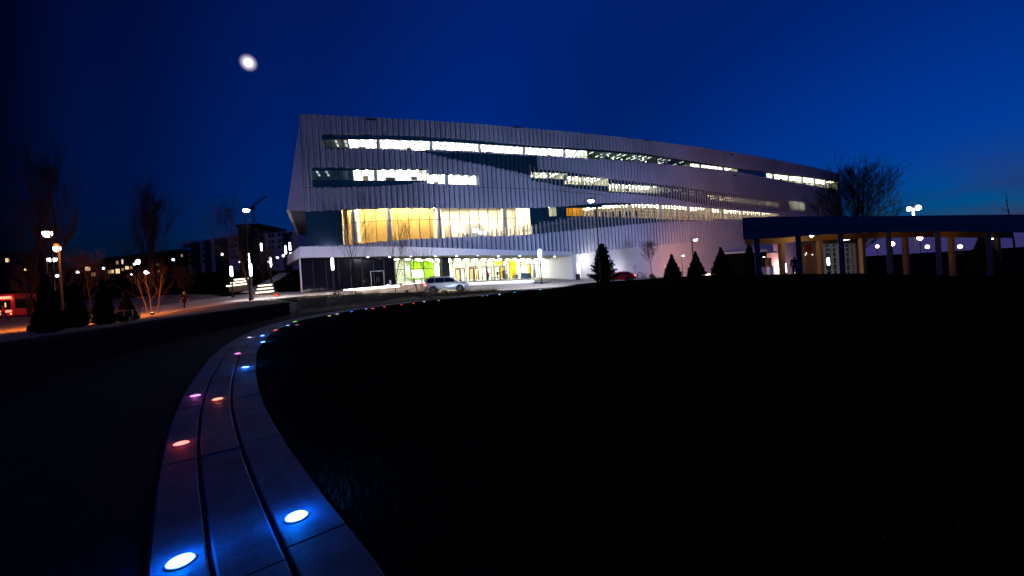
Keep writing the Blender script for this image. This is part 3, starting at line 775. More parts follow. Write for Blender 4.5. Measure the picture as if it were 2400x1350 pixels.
# ---- canopy, lobby, entrance
CA, CB = at(703, 604, 58.0), at(1349, 599, 85.0)
def on_line(px, py, A, B, back=0.0):
    """point on the vertical plane through A and B (moved back metres away from the camera) seen at px, py"""
    d = Vector((B.x - A.x, B.y - A.y, 0)).normalized(); n = Vector((-d.y, d.x, 0)); o = Vector((A.x, A.y, 0)) + n * back
    r_ = ray(px, py); t = n.dot(o) / n.dot(Vector((r_.x, r_.y, 0)))
    return Vector((0, 0, CAM_Z)) + r_ * t
def make_canopy():
    top = [on_line(*p, CA, CB) for p in ((703, 578), (820, 577.5), (930, 578), (1015, 580), (1100, 583), (1220, 587), (1349, 590))]
    bot = [on_line(*p, CA, CB) for p in ((703, 604), (820, 602), (930, 600), (1015, 599), (1100, 598), (1220, 598.5), (1349, 599.5))]
    d = (CB - CA); d.z = 0; d.normalize(); n = Vector((-d.y, d.x, 0))
    fc = MB(); sf = MB()
    for i in range(len(top) - 1):
        a, b, c, e = bot[i], bot[i + 1], top[i + 1], top[i]
        fc.hexa([a, b, b + n * .3, a + n * .3, e, c, c + n * .3, e + n * .3])
        dep = 17.0
        fc.quad(e + n * .3, c + n * .3, c + n * dep, e + n * dep)
        sf.quad(a + n * .3, a + n * dep, b + n * dep, b + n * .3)
    fc.quad(bot[0] + n * .3, bot[0] + n * 17, top[0] + n * 17, top[0] + n * .3)
    fc.build('canopy', white_m, bld)
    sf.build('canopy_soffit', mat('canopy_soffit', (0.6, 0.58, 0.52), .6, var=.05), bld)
    # seams of the fascia panels
    sm = MB()
    for px in range(735, 1345, 46):
        p, q = on_line(px, 577.5 if px < 950 else 577.5 + (px - 950) * .031, CA, CB), on_line(px, 604 - (px - 703) * .013 if px < 1000 else 599, CA, CB)
        sm.hexa([p - d * .012 - n * .012, p + d * .012 - n * .012, p + d * .012 + n * .05, p - d * .012 + n * .05, q - d * .012 - n * .012, q + d * .012 - n * .012, q + d * .012 + n * .05, q - d * .012 + n * .05])
    sm.build('panel_joint', mat('joint_grey', (.3, .3, .3), .8), bld)
    # right-hand leg of the portal
    p = on_line(1341, 599.5, CA, CB); q = on_line(1349.5, 590, CA, CB); zb = gz(p.x, p.y) - .5; zt = on_line(1345, 590, CA, CB).z
    lg = MB(); w = (q - p).dot(d); A = Vector((p.x, p.y, 0)) ; B = A + d * w; 
    lg.hexa([(*(A + n * .0).xy, zb), (*(B).xy, zb), (*(B + n * 13).xy, zb), (*(A + n * 13).xy, zb), (*(A).xy, zt - .05), (*(B).xy, zt - .05), (*(B + n * 13).xy, zt - .05), (*(A + n * 13).xy, zt - .05)])
    lg.build('portal_leg', white_m, bld)
    # slim column at the left end
    p = on_line(705, 645, CA, CB, .6); c = MB(); z0 = gz(p.x, p.y); c.lathe((p.x, p.y, z0 - .3), [(.10, 0), (.10, bot[0].z - z0 + .3)], 10); c.build('corner_post', white_m, bld)
    # downlights
    for px in (862, 913, 963, 1020, 1070, 1120, 1168, 1218, 1262, 1300):
        p = on_line(px, 600.5, CA, CB, 1.0); zz = np.interp(px, [703, 1349], [bot[0].z, bot[-1].z]); zz = min(bot, key=lambda v: abs(v.x - p.x)).z
        c = MB(); c.lathe((p.x, p.y, zz - .10), [(.05, 0), (.15, .02), (.17, .1), (.17, .16)], 12); c.build('downlight', glow('downlight', (.9, .92, 1.0), 9), bld)
    return d, n, bot, top
CD, CN, CBOT, CTOP = make_canopy()

GA, GB = at(705, 686, 58.7), at(1313, 655, 94.0)
def make_lobby():
    d = GB - GA; d.z = 0; W = d.length; d.normalize(); n = Vector((-d.y, d.x, 0))
    def P(t, off, z): v = Vector((GA.x, GA.y, 0)) + d * t + n * off; return Vector((v.x, v.y, z))
    def T(px, py): v = on_line(px, py, GA, GB); return (Vector((v.x - GA.x, v.y - GA.y, 0)).dot(d), v.z)
    zt = lambda t: float(np.interp(t, [0, W], [CBOT[0].z - .02, T(1313, 607)[1]]))
    z0 = lambda t: gz(*P(t, 0, 0).xy) - .05
    zb = lambda t: float(np.interp(t, [T(p, 650)[0] for p in (705, 840, 925, 1055, 1190, 1313)], [T(*p)[1] for p in ((705, 686), (840, 678), (925, 671), (1055, 662), (1190, 658), (1313, 655))]))
    tA, tB = T(925, 640)[0], W
    # dark glass on the left
    dg = MB(); m_ = 8
    for i in range(m_):
        a, b = tA * i / m_, tA * (i + 1) / m_
        dg.quad(P(a, 0, zb(a) - 1.2), P(b, 0, zb(b) - 1.2), P(b, 0, zt(b)), P(a, 0, zt(a)))
    w = dg.build('dark_storefront', mat('storefront_glass', (0.006, 0.007, 0.009), .06, var=.2, spec=.7), bld)
    fr = MB()
    for i in range(0, m_ + 1):
        a = tA * i / m_; q = [P(a - .03, -.01, 0), P(a + .03, -.01, 0), P(a + .03, -.1, 0), P(a - .03, -.1, 0)]
        fr.hexa([(v.x, v.y, zb(a) - 1.2) for v in q] + [(v.x, v.y, zt(a)) for v in q])
    fr.build('frame', frame_m, w)
    # glass double door in it
    dr = MB(); h = MB(); t0, t1 = T(869, 655)[0], T(899, 655)[0]; zz = T(880, 673)[1]
    hh = T(880, 635)[1] - zz
    for a in (t0, t1): q = [P(a - .05, -.02, 0), P(a + .05, -.02, 0), P(a + .05, -.16, 0), P(a - .05, -.16, 0)]; dr.hexa([(v.x, v.y, zz) for v in q] + [(v.x, v.y, zz + hh) for v in q])
    q = [P(t0, -.02, 0), P(t1, -.02, 0), P(t1, -.15, 0), P(t0, -.15, 0)]; dr.hexa([(v.x, v.y, zz + hh - .08) for v in q] + [(v.x, v.y, zz + hh) for v in q])
    do = dr.build('door', mat('bare_aluminium', (.22, .22, .24), .4, metal=.6), bld)
    mid = (t0 + t1) / 2
    for s_ in (-.18, .18): h.tube([P(mid + s_, -.1, zz + .8), P(mid + s_, -.2, zz + .85), P(mid + s_, -.2, zz + 1.45), P(mid + s_, -.1, zz + 1.5)], .025, 6)
    h.build('handle', MATS['bare_aluminium'], do)
    # lit glazing
    gl = MB(); fr = MB(); m_ = 12
    for i in range(m_):
        a, b = tA + (tB - tA) * i / m_, tA + (tB - tA) * (i + 1) / m_
        gl.quad(P(a, 0, zb(a) - .3), P(b, 0, zb(b) - .3), P(b, 0, zt(b)), P(a, 0, zt(a)))
    def bar_v(px, za=None, w_=.045):
        t = T(px, 640)[0]; q = [P(t - w_, -.01, 0), P(t + w_, -.01, 0), P(t + w_, -.12, 0), P(t - w_, -.12, 0)]
        fr.hexa([(v.x, v.y, zb(t) - .2 if za is None else za) for v in q] + [(v.x, v.y, zt(t)) for v in q])
    def bar_h(x0, x1, y0, y1, h_=.05):
        (a, za), (b, zb_) = T(x0, y0), T(x1, y1); q = [P(a, -.012, 0), P(b, -.012, 0), P(b, -.125, 0), P(a, -.125, 0)]
        fr.hexa([Vector((v.x, v.y, z - h_)) for v, z in zip(q, (za, zb_, zb_, za))] + [Vector((v.x, v.y, z + h_)) for v, z in zip(q, (za, zb_, zb_, za))])
    for px in (927, 948, 970, 993, 1017, 1062, 1092, 1115, 1140, 1157, 1180, 1194, 1221, 1243, 1263, 1284, 1304, 1312): bar_v(px)
    bar_h(925, 1038, 602.5, 602); bar_h(1052, 1193, 601.5, 603); bar_h(1193, 1312, 605, 608)
    bar_h(925, 1038, 632, 627.5); bar_h(1052, 1186, 626.5, 622); bar_h(1186, 1312, 621, 619)
    w = gl.build('window', glass_m, bld); fr.build('frame', frame_m, w)
    # four pairs of doors
    for (x0, x1, yt, ybt) in ((1065, 1088, 628.5, 661.5), (1097, 1120, 627, 661), (1127, 1151, 625.5, 660), (1157, 1182, 624.5, 659)):
        for (u0, u1) in ((x0, (x0 + x1) / 2 - .3), ((x0 + x1) / 2 + .3, x1)):
            (a, z1), (b, _) = T(u0, yt), T(u1, yt); zf = T(u0, ybt)[1]; s_ = .17
            dr = MB()
            for (p0, p1, q0, q1) in ((a, a + s_, zf, z1), (b - s_, b, zf, z1), (a + s_, b - s_, z1 - .18, z1), (a + s_, b - s_, zf, zf + .2)):
                q = [P(p0, -.14, 0), P(p1, -.14, 0), P(p1, -.2, 0), P(p0, -.2, 0)]; dr.hexa([(v.x, v.y, q0) for v in q] + [(v.x, v.y, q1) for v in q])
            do = dr.build('door', mat('door_frame_grey', (.06, .065, .075), .45, metal=.5), bld)
            hb = MB(); hb.tube([P(a + s_, -.24, zf + 1.05), P(b - s_, -.24, zf + 1.05)], .022, 6); hb.build('handle', MATS['bare_aluminium'], do)
    # interior: floor, back wall, ceiling
    zf = min(zb(tA), zb(tB), zb((tA + tB) / 2)) - .15; D = 9.0
    fl = MB(); 
    for i in range(m_):
        a, b = tA + (tB - tA) * i / m_, tA + (tB - tA) * (i + 1) / m_
        fl.quad(P(a, .1, zb(a) - .02), P(b, .1, zb(b) - .02), P(b, D, zb(b) - .02), P(a, D, zb(a) - .02))
    fl.build('lobby_floor', mat('lobby_floor', (.45, .45, .42), .35, var=.1), bld)
    wl = MB(); zc = max(zt(tA), zt(tB)) + .1
    zl = lambda t: zt(t) - .03
    wl.quad(P(tA, D, zf), P(tB + 3, D, zf), P(tB + 3, D, zc), P(tA, D, zc))
    wl.quad(P(tA + .1, .1, zf), P(tA + .1, D, zf), P(tA + .1, D, zc), P(tA + .1, .1, zc))
    wl.quad(P(tB + 3, .1, zf), P(tB + 3, D, zf), P(tB + 3, D, zc), P(tB + 3, .1, zc))
    wl.quad(P(tA, .1, zl(tA) + .02), P(tA, D, zl(tA) + .02), P(tB + 3, D, zl(tB) + .02), P(tB + 3, .1, zl(tB) + .02))
    wl.build('lobby_wall', mat('lobby_wall', (.74, .76, .56), .8, var=.05), bld)
    rt = MB(); rt.quad(P(W, 0, -1), P(W + 4, -.5, -1), P(W + 4, -.5, 6.5), P(W, 0, 6.5)); rt.build('portal_return', white_m, bld)
    lp = MB(); t = tA + 1
    while t < tB:
        for o_ in (1.2, 4.0, 6.8):
            q = [P(t - .3, o_ - .3, zl(t) - .03), P(t + .3, o_ - .3, zl(t) - .03), P(t + .3, o_ + .3, zl(t) - .03), P(t - .3, o_ + .3, zl(t) - .03)]
            LAMPS.append(([v + Vector((0, 0, -.04)) for v in q] + [v + Vector((0, 0, .02)) for v in q], glow('lobby_lamp', (1, .97, .82), 100)))
        t += 2.0
    # things fixed to the building inside the lobby
    def slab(name, x0, x1, y0, y1, off, th, m_):
        (a, za), (b, zb2) = T(x0, y1), T(x1, y0)
        # keep the apparent place when the piece stands deeper in
        v0 = on_line(x0, y1, GA, GB, off); v1 = on_line(x1, y0, GA, GB, off)
        a = Vector((v0.x - GA.x, v0.y - GA.y, 0)).dot(d); b = Vector((v1.x - GA.x, v1.y - GA.y, 0)).dot(d)
        q = [P(a, off, 0), P(b, off, 0), P(b, off + th, 0), P(a, off + th, 0)]
        c = MB(); c.hexa([(v.x, v.y, v0.z) for v in q] + [(v.x, v.y, v1.z) for v in q]); return c.build(name, m_, bld)
    slab('green_wall', 965, 1014, 611, 656, 3.2, .3, mat('lime_paint', (.36, .62, .01), .7, var=.12))
    slab('display_case', 967, 993, 632, 652, 2.9, .25, glow('display_case', (1, 1, .85), 1.6))
    slab('dark_pier', 1038.5, 1052, 602, 663, -.2, .9, mat('black_pier', (.008, .008, .01), .5))
    slab('grey_wall', 925, 966, 604, 662, 3.4, .2, mat('lobby_grey', (.6, .62, .42), .8))
    slab('wall_panel', 1069, 1075, 634, 661, 4, .2, mat('lobby_peach', (.8, .5, .2), .7)); slab('wall_panel', 1100, 1108, 633, 660, 4, .2, MATS['lobby_peach']); slab('wall_panel', 1118, 1122, 633, 660, 4, .2, MATS['lobby_peach'])
    slab('exit_panel', 1069.5, 1075.5, 630, 633, 3.9, .08, mat('lobby_red', (.8, .06, .03), .6)); slab('exit_panel', 1087, 1090, 629, 638, 3.9, .08, MATS['lobby_red']); slab('exit_panel', 1100, 1107, 629, 632, 3.9, .08, MATS['lobby_red']); slab('exit_panel', 1117, 1121, 628, 631, 3.9, .08, MATS['lobby_red'])
    slab('yellow_wall', 1161, 1184, 605, 621.5, 4.0, .2, mat('lobby_yellow', (.90, .50, .01), .7)); slab('yellow_wall', 1200.5, 1208, 605, 656, 2.5, .6, MATS['lobby_yellow']); slab('yellow_wall', 1241.5, 1244, 622, 652, 2.5, .4, MATS['lobby_yellow'])
    slab('yellow_wall', 1176, 1180, 625, 657, 3.5, .3, MATS['lobby_yellow'])
    for px in (1186, 1252, 1292): 
        v = on_line(px, 650, GA, GB, 1.6); t = Vector((v.x - GA.x, v.y - GA.y, 0)).dot(d); c = MB(); c.lathe(P(t, 1.6, zb(t) - .1), [(.42, 0), (.42, zc - zb(t))], 14); c.build('interior_column', MATS['column_white'], bld, smooth=True)
    return P, T, zb, d, n
LP, LT, LZB, LD, LN = make_lobby()

# ceiling lamps: the hundred nearest are parts of their own, the rest one part
LAMPS.sort(key=lambda q: (0 if q[1].name != 'hall_lamp' else 1, q[0][0].y))
rest = {}
for k, (P, m_) in enumerate(LAMPS):
    if k < 96: c = MB(); c.hexa(P); c.build('ceiling_lamp', m_, bld)
    else: rest.setdefault(m_, MB()).hexa(P)
ms = list(rest); c = MB()
for j, m_ in enumerate(ms):
    c.cur = j; c.add(rest[m_].v, rest[m_].f)
o = c.build('ceiling_lamp', ms, bld); o['kind'] = 'stuff'
# ------------------------------------------------------------------ ground sheets round the building
pave_m = mat('pale_paving', (0.26, 0.25, 0.235), 0.85, var=0.18, scale=1.2, bump=0.1)
bed_m = mat('planting_soil', (0.035, 0.026, 0.018), 0.95, var=0.5, scale=3, bump=0.4)
asph_m = mat('plaza_asphalt', (0.13, 0.12, 0.11), 0.95, var=0.3, scale=1.5, spec=0.05)
V2 = lambda pts: [Vector((x, y, 0)) for x, y in pts]
def px_line(L): return [Vector((on_ground(x, d).x, d, 0)) for x, d in L]
sheet('plaza', V2([(-11.8, 4), (-12.6, 12), (-14.0, 20), (-15.6, 29), (-17, 37)]), V2([(-110, 4), (-100, 30), (-90, 60), (-70, 72), (-41, 58)]), 0.06, asph_m)
sheet('forecourt', px_line([(575, 40), (680, 47), (800, 51), (960, 49), (1160, 47), (1330, 52), (1480, 62), (1700, 80)]),
      px_line([(575, 56), (690, 60), (830, 63.5), (960, 82), (1170, 94), (1330, 103), (1520, 99.5), (1700, 113)]), 0.075, pave_m, 70, 26)
sheet('planting_bed', px_line([(700, 29), (800, 31), (960, 37), (1090, 40), (1180, 43)]), px_line([(700, 47), (830, 50), (960, 46.4), (1090, 46.4), (1180, 46.2)]), 0.05, bed_m)
sheet('planting_strip', px_line([(1085, 60), (1180, 63), (1290, 66)]), px_line([(1085, 64), (1180, 66.5), (1290, 69)]), 0.11, bed_m)

sheet('promenade', px_line([(330, 32), (440, 37.5), (575, 40.2), (690, 46.5)]), px_line([(330, 47), (440, 50), (575, 55.8), (690, 59.6)]), 0.10, pave_m, 40, 14)
# low retaining wall on the left, level coping
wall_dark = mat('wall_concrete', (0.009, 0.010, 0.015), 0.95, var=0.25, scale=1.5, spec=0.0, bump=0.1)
def make_low_wall():
    P = smooth_path([(-9.6, 1), (-11.0, 9.2), (-12.5, 15.5), (-14.3, 24), (-15.2, 29)], 8)
    t = thing('retaining_wall', 'long low dark concrete wall along the left side of the walkway', 'wall', (P[-1].x, P[-1].y, 0))
    w = MB(); c = MB(); zt = 0.86
    for a, b in zip(P, P[1:]):
        d = (b - a).normalized(); n = Vector((-d.y, d.x, 0)) * .3
        w.hexa([(a.x, a.y, -.4), (b.x, b.y, -.4), (b.x + n.x, b.y + n.y, -.4), (a.x + n.x, a.y + n.y, -.4), (a.x, a.y, zt - .1), (b.x, b.y, zt - .1), (b.x + n.x, b.y + n.y, zt - .1), (a.x + n.x, a.y + n.y, zt - .1)])
        e = n * .12; a2, b2, n2 = a - e, b - e, n * 1.24
        c.hexa([(*a2.xy, zt - .098), (*b2.xy, zt - .098), (*(b2 + n2).xy, zt - .098), (*(a2 + n2).xy, zt - .098), (*a2.xy, zt), (*b2.xy, zt), (*(b2 + n2).xy, zt), (*(a2 + n2).xy, zt)])
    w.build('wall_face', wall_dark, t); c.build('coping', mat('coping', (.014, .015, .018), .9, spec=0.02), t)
make_low_wall()

# ------------------------------------------------------------------ in-ground path lights
LENS = {'blue': (0.0, 0.16, 1.0), 'cyan': (0.0, 0.45, 1.0), 'red': (1.0, 0.05, 0.02), 'orange': (1.0, .14, .03), 'magenta': (1.0, .12, .8), 'white': (1.0, .75, .9), 'green': (.25, 1.0, .08), 'violet': (.3, .25, 1.0), 'teal': (.02, 1.0, .5), 'yellow': (1.0, .85, .2)}
def make_path_light():
    with local_parts():
        t = thing('path_light', '', 'path light', (0, 0, 0), 0, 'coloured lights set in the curved path')
        r_ = MB(); r_.lathe((0, 0, 0), [(.078, -.02), (.078, .003), (.074, .005), (.070, .005), (.070, -.02)], 24); r_.build('rim', mat('steel_rim', (.45, .45, .48), .5, metal=.3), t)
    return t
PL0 = make_path_light()
lights_px = [
 (423, 1316, 'blue', 'bright blue ground light nearest the bottom edge, on the left row of slabs', 22),
 (695, 1211, 'blue', 'bright blue ground light on the right row of slabs beside the grass', 22),
 (425, 1040, 'red', 'red ground light alone on the left row of slabs', 12),
 (510, 936, 'orange', 'orange-red ground light on the middle row of slabs', 10),
 (458, 928, 'magenta', 'pinkish violet ground light beside the orange-red one', 9),
 (575, 861, 'blue', 'blue ground light on the right slabs just past the orange-red one', 20),
 (557, 829, 'magenta', 'pink ground light on the left slabs where the path starts to bend', 10),
 (616, 802, 'blue', 'lower of two blue ground lights at the tightest part of the bend', 20),
 (615, 787, 'blue', 'upper of two blue ground lights at the tightest part of the bend', 20),
 (584, 791, 'white', 'white ground light left of the pair of blue ones in the bend', 10),
 (646, 774, 'red', 'red ground light just past the bend', 12),
 (675, 763, 'blue', 'small blue ground light between the red and the green ones', 20),
 (691, 754, 'green', 'green ground light past the bend', 12),
 (697, 761, 'red', 'tiny reddish ground light by the grass below the green one', 7),
 (772, 740, 'yellow', 'tiny yellowish ground light where the path straightens', 7),
 (790, 736, 'white', 'white ground light right of the tiny yellowish one', 11),
 (824, 730, 'blue', 'large blue ground light before the row of red ones', 26),
 (858, 724, 'violet', 'pale violet ground light left of the row of red ones', 13),
 (874, 723, 'red', 'first red ground light of the far row, next to the violet one', 16),
 (901, 719, 'red', 'second red ground light of the far row', 16),
 (941, 714, 'red', 'third red ground light of the far row, with a blue fringe', 14),
 (969, 711, 'red', 'last red ground light of the far row, below the silver car', 16),
 (994, 707, 'white', 'whitish ground light below the silver car tail', 13),
 (1028, 704, 'yellow', 'dim yellowish ground light below the silver car door', 6),
 (1131, 693.5, 'cyan', 'cyan ground light, first of the far blue group', 18),
 (1142, 692.5, 'violet', 'violet-blue ground light close beside the cyan one', 18),
 (1171, 690, 'blue', 'blue ground light in the middle of the far group', 22),
 (1206, 685, 'cyan', 'cyan ground light beyond the far blue group', 18),
 (1266, 679, 'teal', 'green-blue ground light at the far end of the path', 12),
]
PLS = [PL0] + [dup(PL0, (0, 0, 0)) for _ in lights_px[1:]]
for o, (x, y, c, lab, st) in zip(PLS, lights_px):
    d = ray(x, y); z = 0.05; tt = (z - CAM_Z) / d.z
    for _ in range(6):
        z = gz(d.x * tt, tt) + 0.047; tt = (z - CAM_Z) / d.z
    loc = (d.x * tt, tt, z)
    o.location = loc; o['label'] = lab
    with local_parts():
        s_ = 1.0 if tt < 20 else 1.15
        c_ = MB(); c_.lathe((0, 0, 0), [(.069 * s_, -.02), (.069 * s_, .004), (.064 * s_, .010), (.05 * s_, .013), (.025 * s_, .015), (.001, .0155)], 24)
        col = LENS[c]; hot = tuple(min(1.0, q * .85 + (.03 if tt > 14 else (.32 if c == 'blue' else .17))) for q in col)
        c_.build('lens', glow('lens_%s_%d' % (c, st), hot, (3.2 if tt < 14 else 1.9) * (st / 16) ** .7, base=(.05, .05, .05)), o, smooth=True)
        if tt < 24:     # the coloured light the lens throws over the slab
            l = bpy.data.lights.new('lens_light', 'POINT'); l.color = col; l.energy = st * .46 * (.85 if c in ('blue', 'cyan') else .20); l.shadow_soft_size = .02
            lo = bpy.data.objects.new('lens_light', l); COL.objects.link(lo); lo.parent = o; lo.location = (0, 0, .052)

# ------------------------------------------------------------------ lamps
pole_m = mat('black_pole', (0.012, 0.012, 0.014), 0.5, metal=0.3)
def spot(parent, loc, aim, watts, col, size=R(120), blend=.6, rad=.15):
    l = bpy.data.lights.new('lamp_light', 'SPOT'); l.energy = watts; l.color = col; l.spot_size = size; l.spot_blend = blend; l.shadow_soft_size = rad
    o = bpy.data.objects.new('lamp_light', l); COL.objects.link(o); o.parent = parent
    o.location = Vector(loc) - parent.location
    o.rotation_euler = (Vector(aim) - Vector(loc)).to_track_quat('-Z', 'Y').to_euler()
    return o
def omni(parent, loc, watts, col, rad=.2):
    l = bpy.data.lights.new('lamp_light', 'POINT'); l.energy = watts; l.color = col; l.shadow_soft_size = rad
    o = bpy.data.objects.new('lamp_light', l); COL.objects.link(o); o.parent = parent; o.location = Vector(loc) - parent.location
    return o
def street_lamp(px, py, d, label, col, strength, lens_r=.22, arm=(-.5, 0), pole_r=.07, base_px=None, flat=.6):
    """pole with a short arm, a shallow hood and a glowing lens seen at px, py"""
    lens = at(px, py, d); base = Vector((lens.x - arm[0], lens.y - arm[1], 0)); base.z = gz(base.x, base.y)
    t = thing('street_lamp', label, 'street lamp', base)
    p = MB(); p.lathe(base, [(pole_r * 1.8, -.2), (pole_r * 1.8, .35), (pole_r * 1.05, .4), (pole_r * .7, lens.z - base.z + .25)], 8); p.build('pole', pole_m, t)
    a = MB(); a.tube([(base.x, base.y, lens.z + .2), (lens.x, lens.y, lens.z + .22)], .05, 6); a.build('arm', pole_m, t)
    h = MB(); h.lathe((lens.x, lens.y, lens.z), [(lens_r * 1.15, lens_r * flat * .4), (lens_r * 1.1, lens_r * flat * .75), (lens_r * .5, lens_r * flat + .1)], 12); h.build('hood', pole_m, t)
    g_ = MB(); n = 7; g_.lathe((lens.x, lens.y, lens.z), [(max(.004, lens_r * math.cos(q)), lens_r * flat * math.sin(q)) for q in [(-math.pi / 2 + (math.pi * .62) * i / n) for i in range(n + 1)]], 14)
    g_.build('lens', glow('street_lens_%.2f_%.2f_%.2f_%g' % (*col, strength), col, strength), t, smooth=True)
    return t, lens
COOL, WARM = (0.90, 0.90, 1.0), (1.0, 0.21, 0.018)
FACADE_AIM = at(1250, 420, 85)
t, l = street_lamp(1385, 471, 48, 'tall black street lamp with white lens standing in front of the metal facade', (.85, .85, 1.0), 25, lens_r=.33, arm=(-.55, 0))
spot(t, l + Vector((0, .2, -.3)), at(1230, 540, 84), 20000, (.40, .54, 1.0), R(110), .9)
spot(t, l + Vector((-.2, .2, -.35)), (l.x - 12, l.y + 8, 0), 17000, (.95, .90, 1.0), R(80), .7)
t, l = street_lamp(577, 493, 42, 'tall black street lamp with brilliant white lens left of the building', (.9, .9, 1.0), 40, lens_r=.30, arm=(.12, 0))
spot(t, l + Vector((.2, .3, -.3)), at(850, 500, 70), 5200, (.42, .52, 1.0), R(100), .9)
spot(t, l + Vector((.1, .2, -.35)), (l.x + .5, l.y + 5, 0.8), 15000, (.96, .86, .86), R(74), .8)
t, l = street_lamp(111, 547, 28, 'taller of two orange street lamps behind the dark poplar at far left', (1, .55, .35), 30, lens_r=.24, arm=(-.20, 0), flat=1.1)
spot(t, l + Vector((0, 0, -.3)), (l.x - 6, l.y + 7, 0), 6500, WARM, R(138), .6)
t, l = street_lamp(133.5, 582, 29, 'shorter of two orange street lamps at far left, next to a white globe', (1, .50, .38), 26, lens_r=.19, arm=(-.14, 0), flat=1.2)
spot(t, l + Vector((0, 0, -.3)), (l.x - 4, l.y + 5, 0), 9500, WARM, R(126), .6)
t, l = street_lamp(122, 608, 40, 'street lamp with a wide white lens below the orange lamps at far left', (1, .97, .92), 18, lens_r=.34, arm=(.3, .2), flat=.65)
t, l = LAMP1630 = street_lamp(1630, 562, 66, 'black street lamp on a thick pole behind a clipped conical evergreen', (1, .93, .95), 16, lens_r=.32, arm=(.55, 0), pole_r=.12)
spot(t, l + Vector((0, .2, -.3)), at(1640, 470, 110), 11000, (.55, .50, 1.0), R(120), .9)
t2, l2 = street_lamp(1601, 599, 88, 'slim street lamp with a small cool lens by the white wall', (.86, .86, 1.0), 22, lens_r=.24, arm=(.33, 0), pole_r=.06)
t, l = street_lamp(1790.5, 602, 90, 'small street lamp seen past the pavilion, over a dark cabinet', (1, .9, .8), 8, lens_r=.2, arm=(.35, 0))
# orange wash along the foot of the white wall: a ground lamp behind the topiary
t = thing('wall_washer', 'glowing ground-level strip light at the foot of the white wall between clipped evergreens', 'strip light', on_ground(1662, 84))
a, b = on_ground(1648, 84), on_ground(1675, 84); c = MB(); zz = at(1660, 643.5, 84).z
c.hexa([(a.x, a.y, zz - .09), (b.x, b.y, zz - .02), (b.x, b.y + .4, zz - .02), (a.x, a.y + .4, zz - .09), (a.x, a.y, zz + .06), (b.x, b.y, zz + .12), (b.x, b.y + .4, zz + .12), (a.x, a.y + .4, zz + .06)])
c.build('lens', glow('wash_lens', (1, .8, .55), 8), t)
c = MB(); c.hexa([(a.x - .1, a.y - .02, a.z - .1), (b.x + .1, b.y - .02, b.z - .1), (b.x + .1, b.y + .5, b.z - .1), (a.x - .1, a.y + .5, a.z - .1), (a.x - .1, a.y - .02, zz - .10), (b.x + .1, b.y - .02, zz - .03), (b.x + .1, b.y + .5, zz - .03), (a.x - .1, a.y + .5, zz - .10)])
c.build('housing', pole_m, t)
spot(t, Vector(((a.x + b.x) / 2, a.y + .9, zz + .15)), at(1690, 605, 112), 6300, (1, .36, .15), R(165), 1.0, .4)

# pair of floodlights on a mast behind the pavilion
m0 = at(2139.5, 489, 70); base = Vector((m0.x, m0.y, gz(m0.x, m0.y)))
t = thing('light_mast', 'pale mast carrying two round white floodlights above the pavilion roof', 'light mast', base)
c = MB(); c.lathe(base, [(.16, -.3), (.14, m0.z - base.z)], 10); c.build('pole', mat('pale_mast', (.5, .5, .45), .6), t)
c = MB(); c.tube([m0 + Vector((-.9, 0, .1)), m0 + Vector((.9, 0, .1))], .08, 6); c.box((m0.x, m0.y, m0.z + .2), (.7, .4, .25)); c.build('crossarm', pole_m, t)
for s_, r_ in ((-.72, .33), (.78, .40)):
    c = MB(); n = 8; c.lathe(m0 + Vector((s_, -.1, -.02 if s_ < 0 else .08)), [(max(.01, r_ * math.cos(q)), r_ * math.sin(q)) for q in [-math.pi / 2 + math.pi * i / n for i in range(n + 1)]], 14)
    c.build('floodlight', glow('flood_white', (.92, .92, 1), 22), t, smooth=True)
omni(t, m0 + Vector((0, -.8, -.5)), 900, (1, .95, .95), .3)

# glowing lantern columns on the plaza
def lantern(px, y0, y1, d, label, w=None, light=60, col=(.95, .86, 1.0)):
    a, b = at(px, y0, d), at(px, y1, d); base = Vector((b.x, b.y, 0)); base.z = gz(b.x, b.y)
    b.x = base.x; r_ = w or .14; h = a.z - b.z
    t = thing('lantern_column', label, 'lantern', base, 0, 'glowing lantern columns')
    c = MB(); c.lathe(base, [(.16, -.2), (.16, .25), (.07, .3), (.07, b.z - base.z - .04)], 10); c.build('pole', pole_m, t)
    c = MB(); n = 5; P = [(max(.005, r_ * math.sin(q)), r_ - r_ * math.cos(q)) for q in [math.pi / 2 * i / n for i in range(n + 1)]]
    P += [(r_ * math.cos(q) if q < 1.55 else .005, h - r_ + r_ * math.sin(q)) for q in [math.pi / 2 * i / n for i in range(n + 1)]]
    c.lathe((base.x, base.y, b.z), P, 14); c.build('lens', glow('lantern_lens', (.86, .84, 1.0), 14), t, smooth=True)
    omni(t, Vector((base.x, base.y - .5, b.z + h / 2)), light, col, .3)
    return t
lantern(543, 624, 648, 52, 'glowing lantern column beside the upper lit benches, lowest of the left group')
lantern(583, 594, 616, 58, 'glowing lantern column above the lit benches, directly left of a taller-looking one')
lantern(588, 617, 647, 46, 'long glowing lantern column in front of the tree by the tall white street lamp')
lantern(613, 570, 588, 75, 'glowing lantern column high on the slope above the lit benches')
lantern(635, 602, 626, 60, 'glowing lantern column above the right set of lit benches')
lantern(670, 576, 595, 76, 'left of two close glowing lantern columns beside the building corner')
lantern(680, 568, 587, 80, 'right of two close glowing lantern columns beside the building corner')
lantern(780, 604, 633, 50, 'long glowing lantern column in front of the dark glass entrance', light=110)
lantern(1266, 584, 609, 62, 'glowing lantern column before the bright lobby glass', w=.24, light=250)
lantern(1407, 587, 609, 62, 'glowing lantern column half behind the spruce tree', w=.26, light=420)
lantern(1942, 604, 622, 44, 'glowing stand-in for a reflected lantern column, seen through the pavilion before gridded windows', w=.11, light=45)  # a lantern's reflection, built as a standing lantern
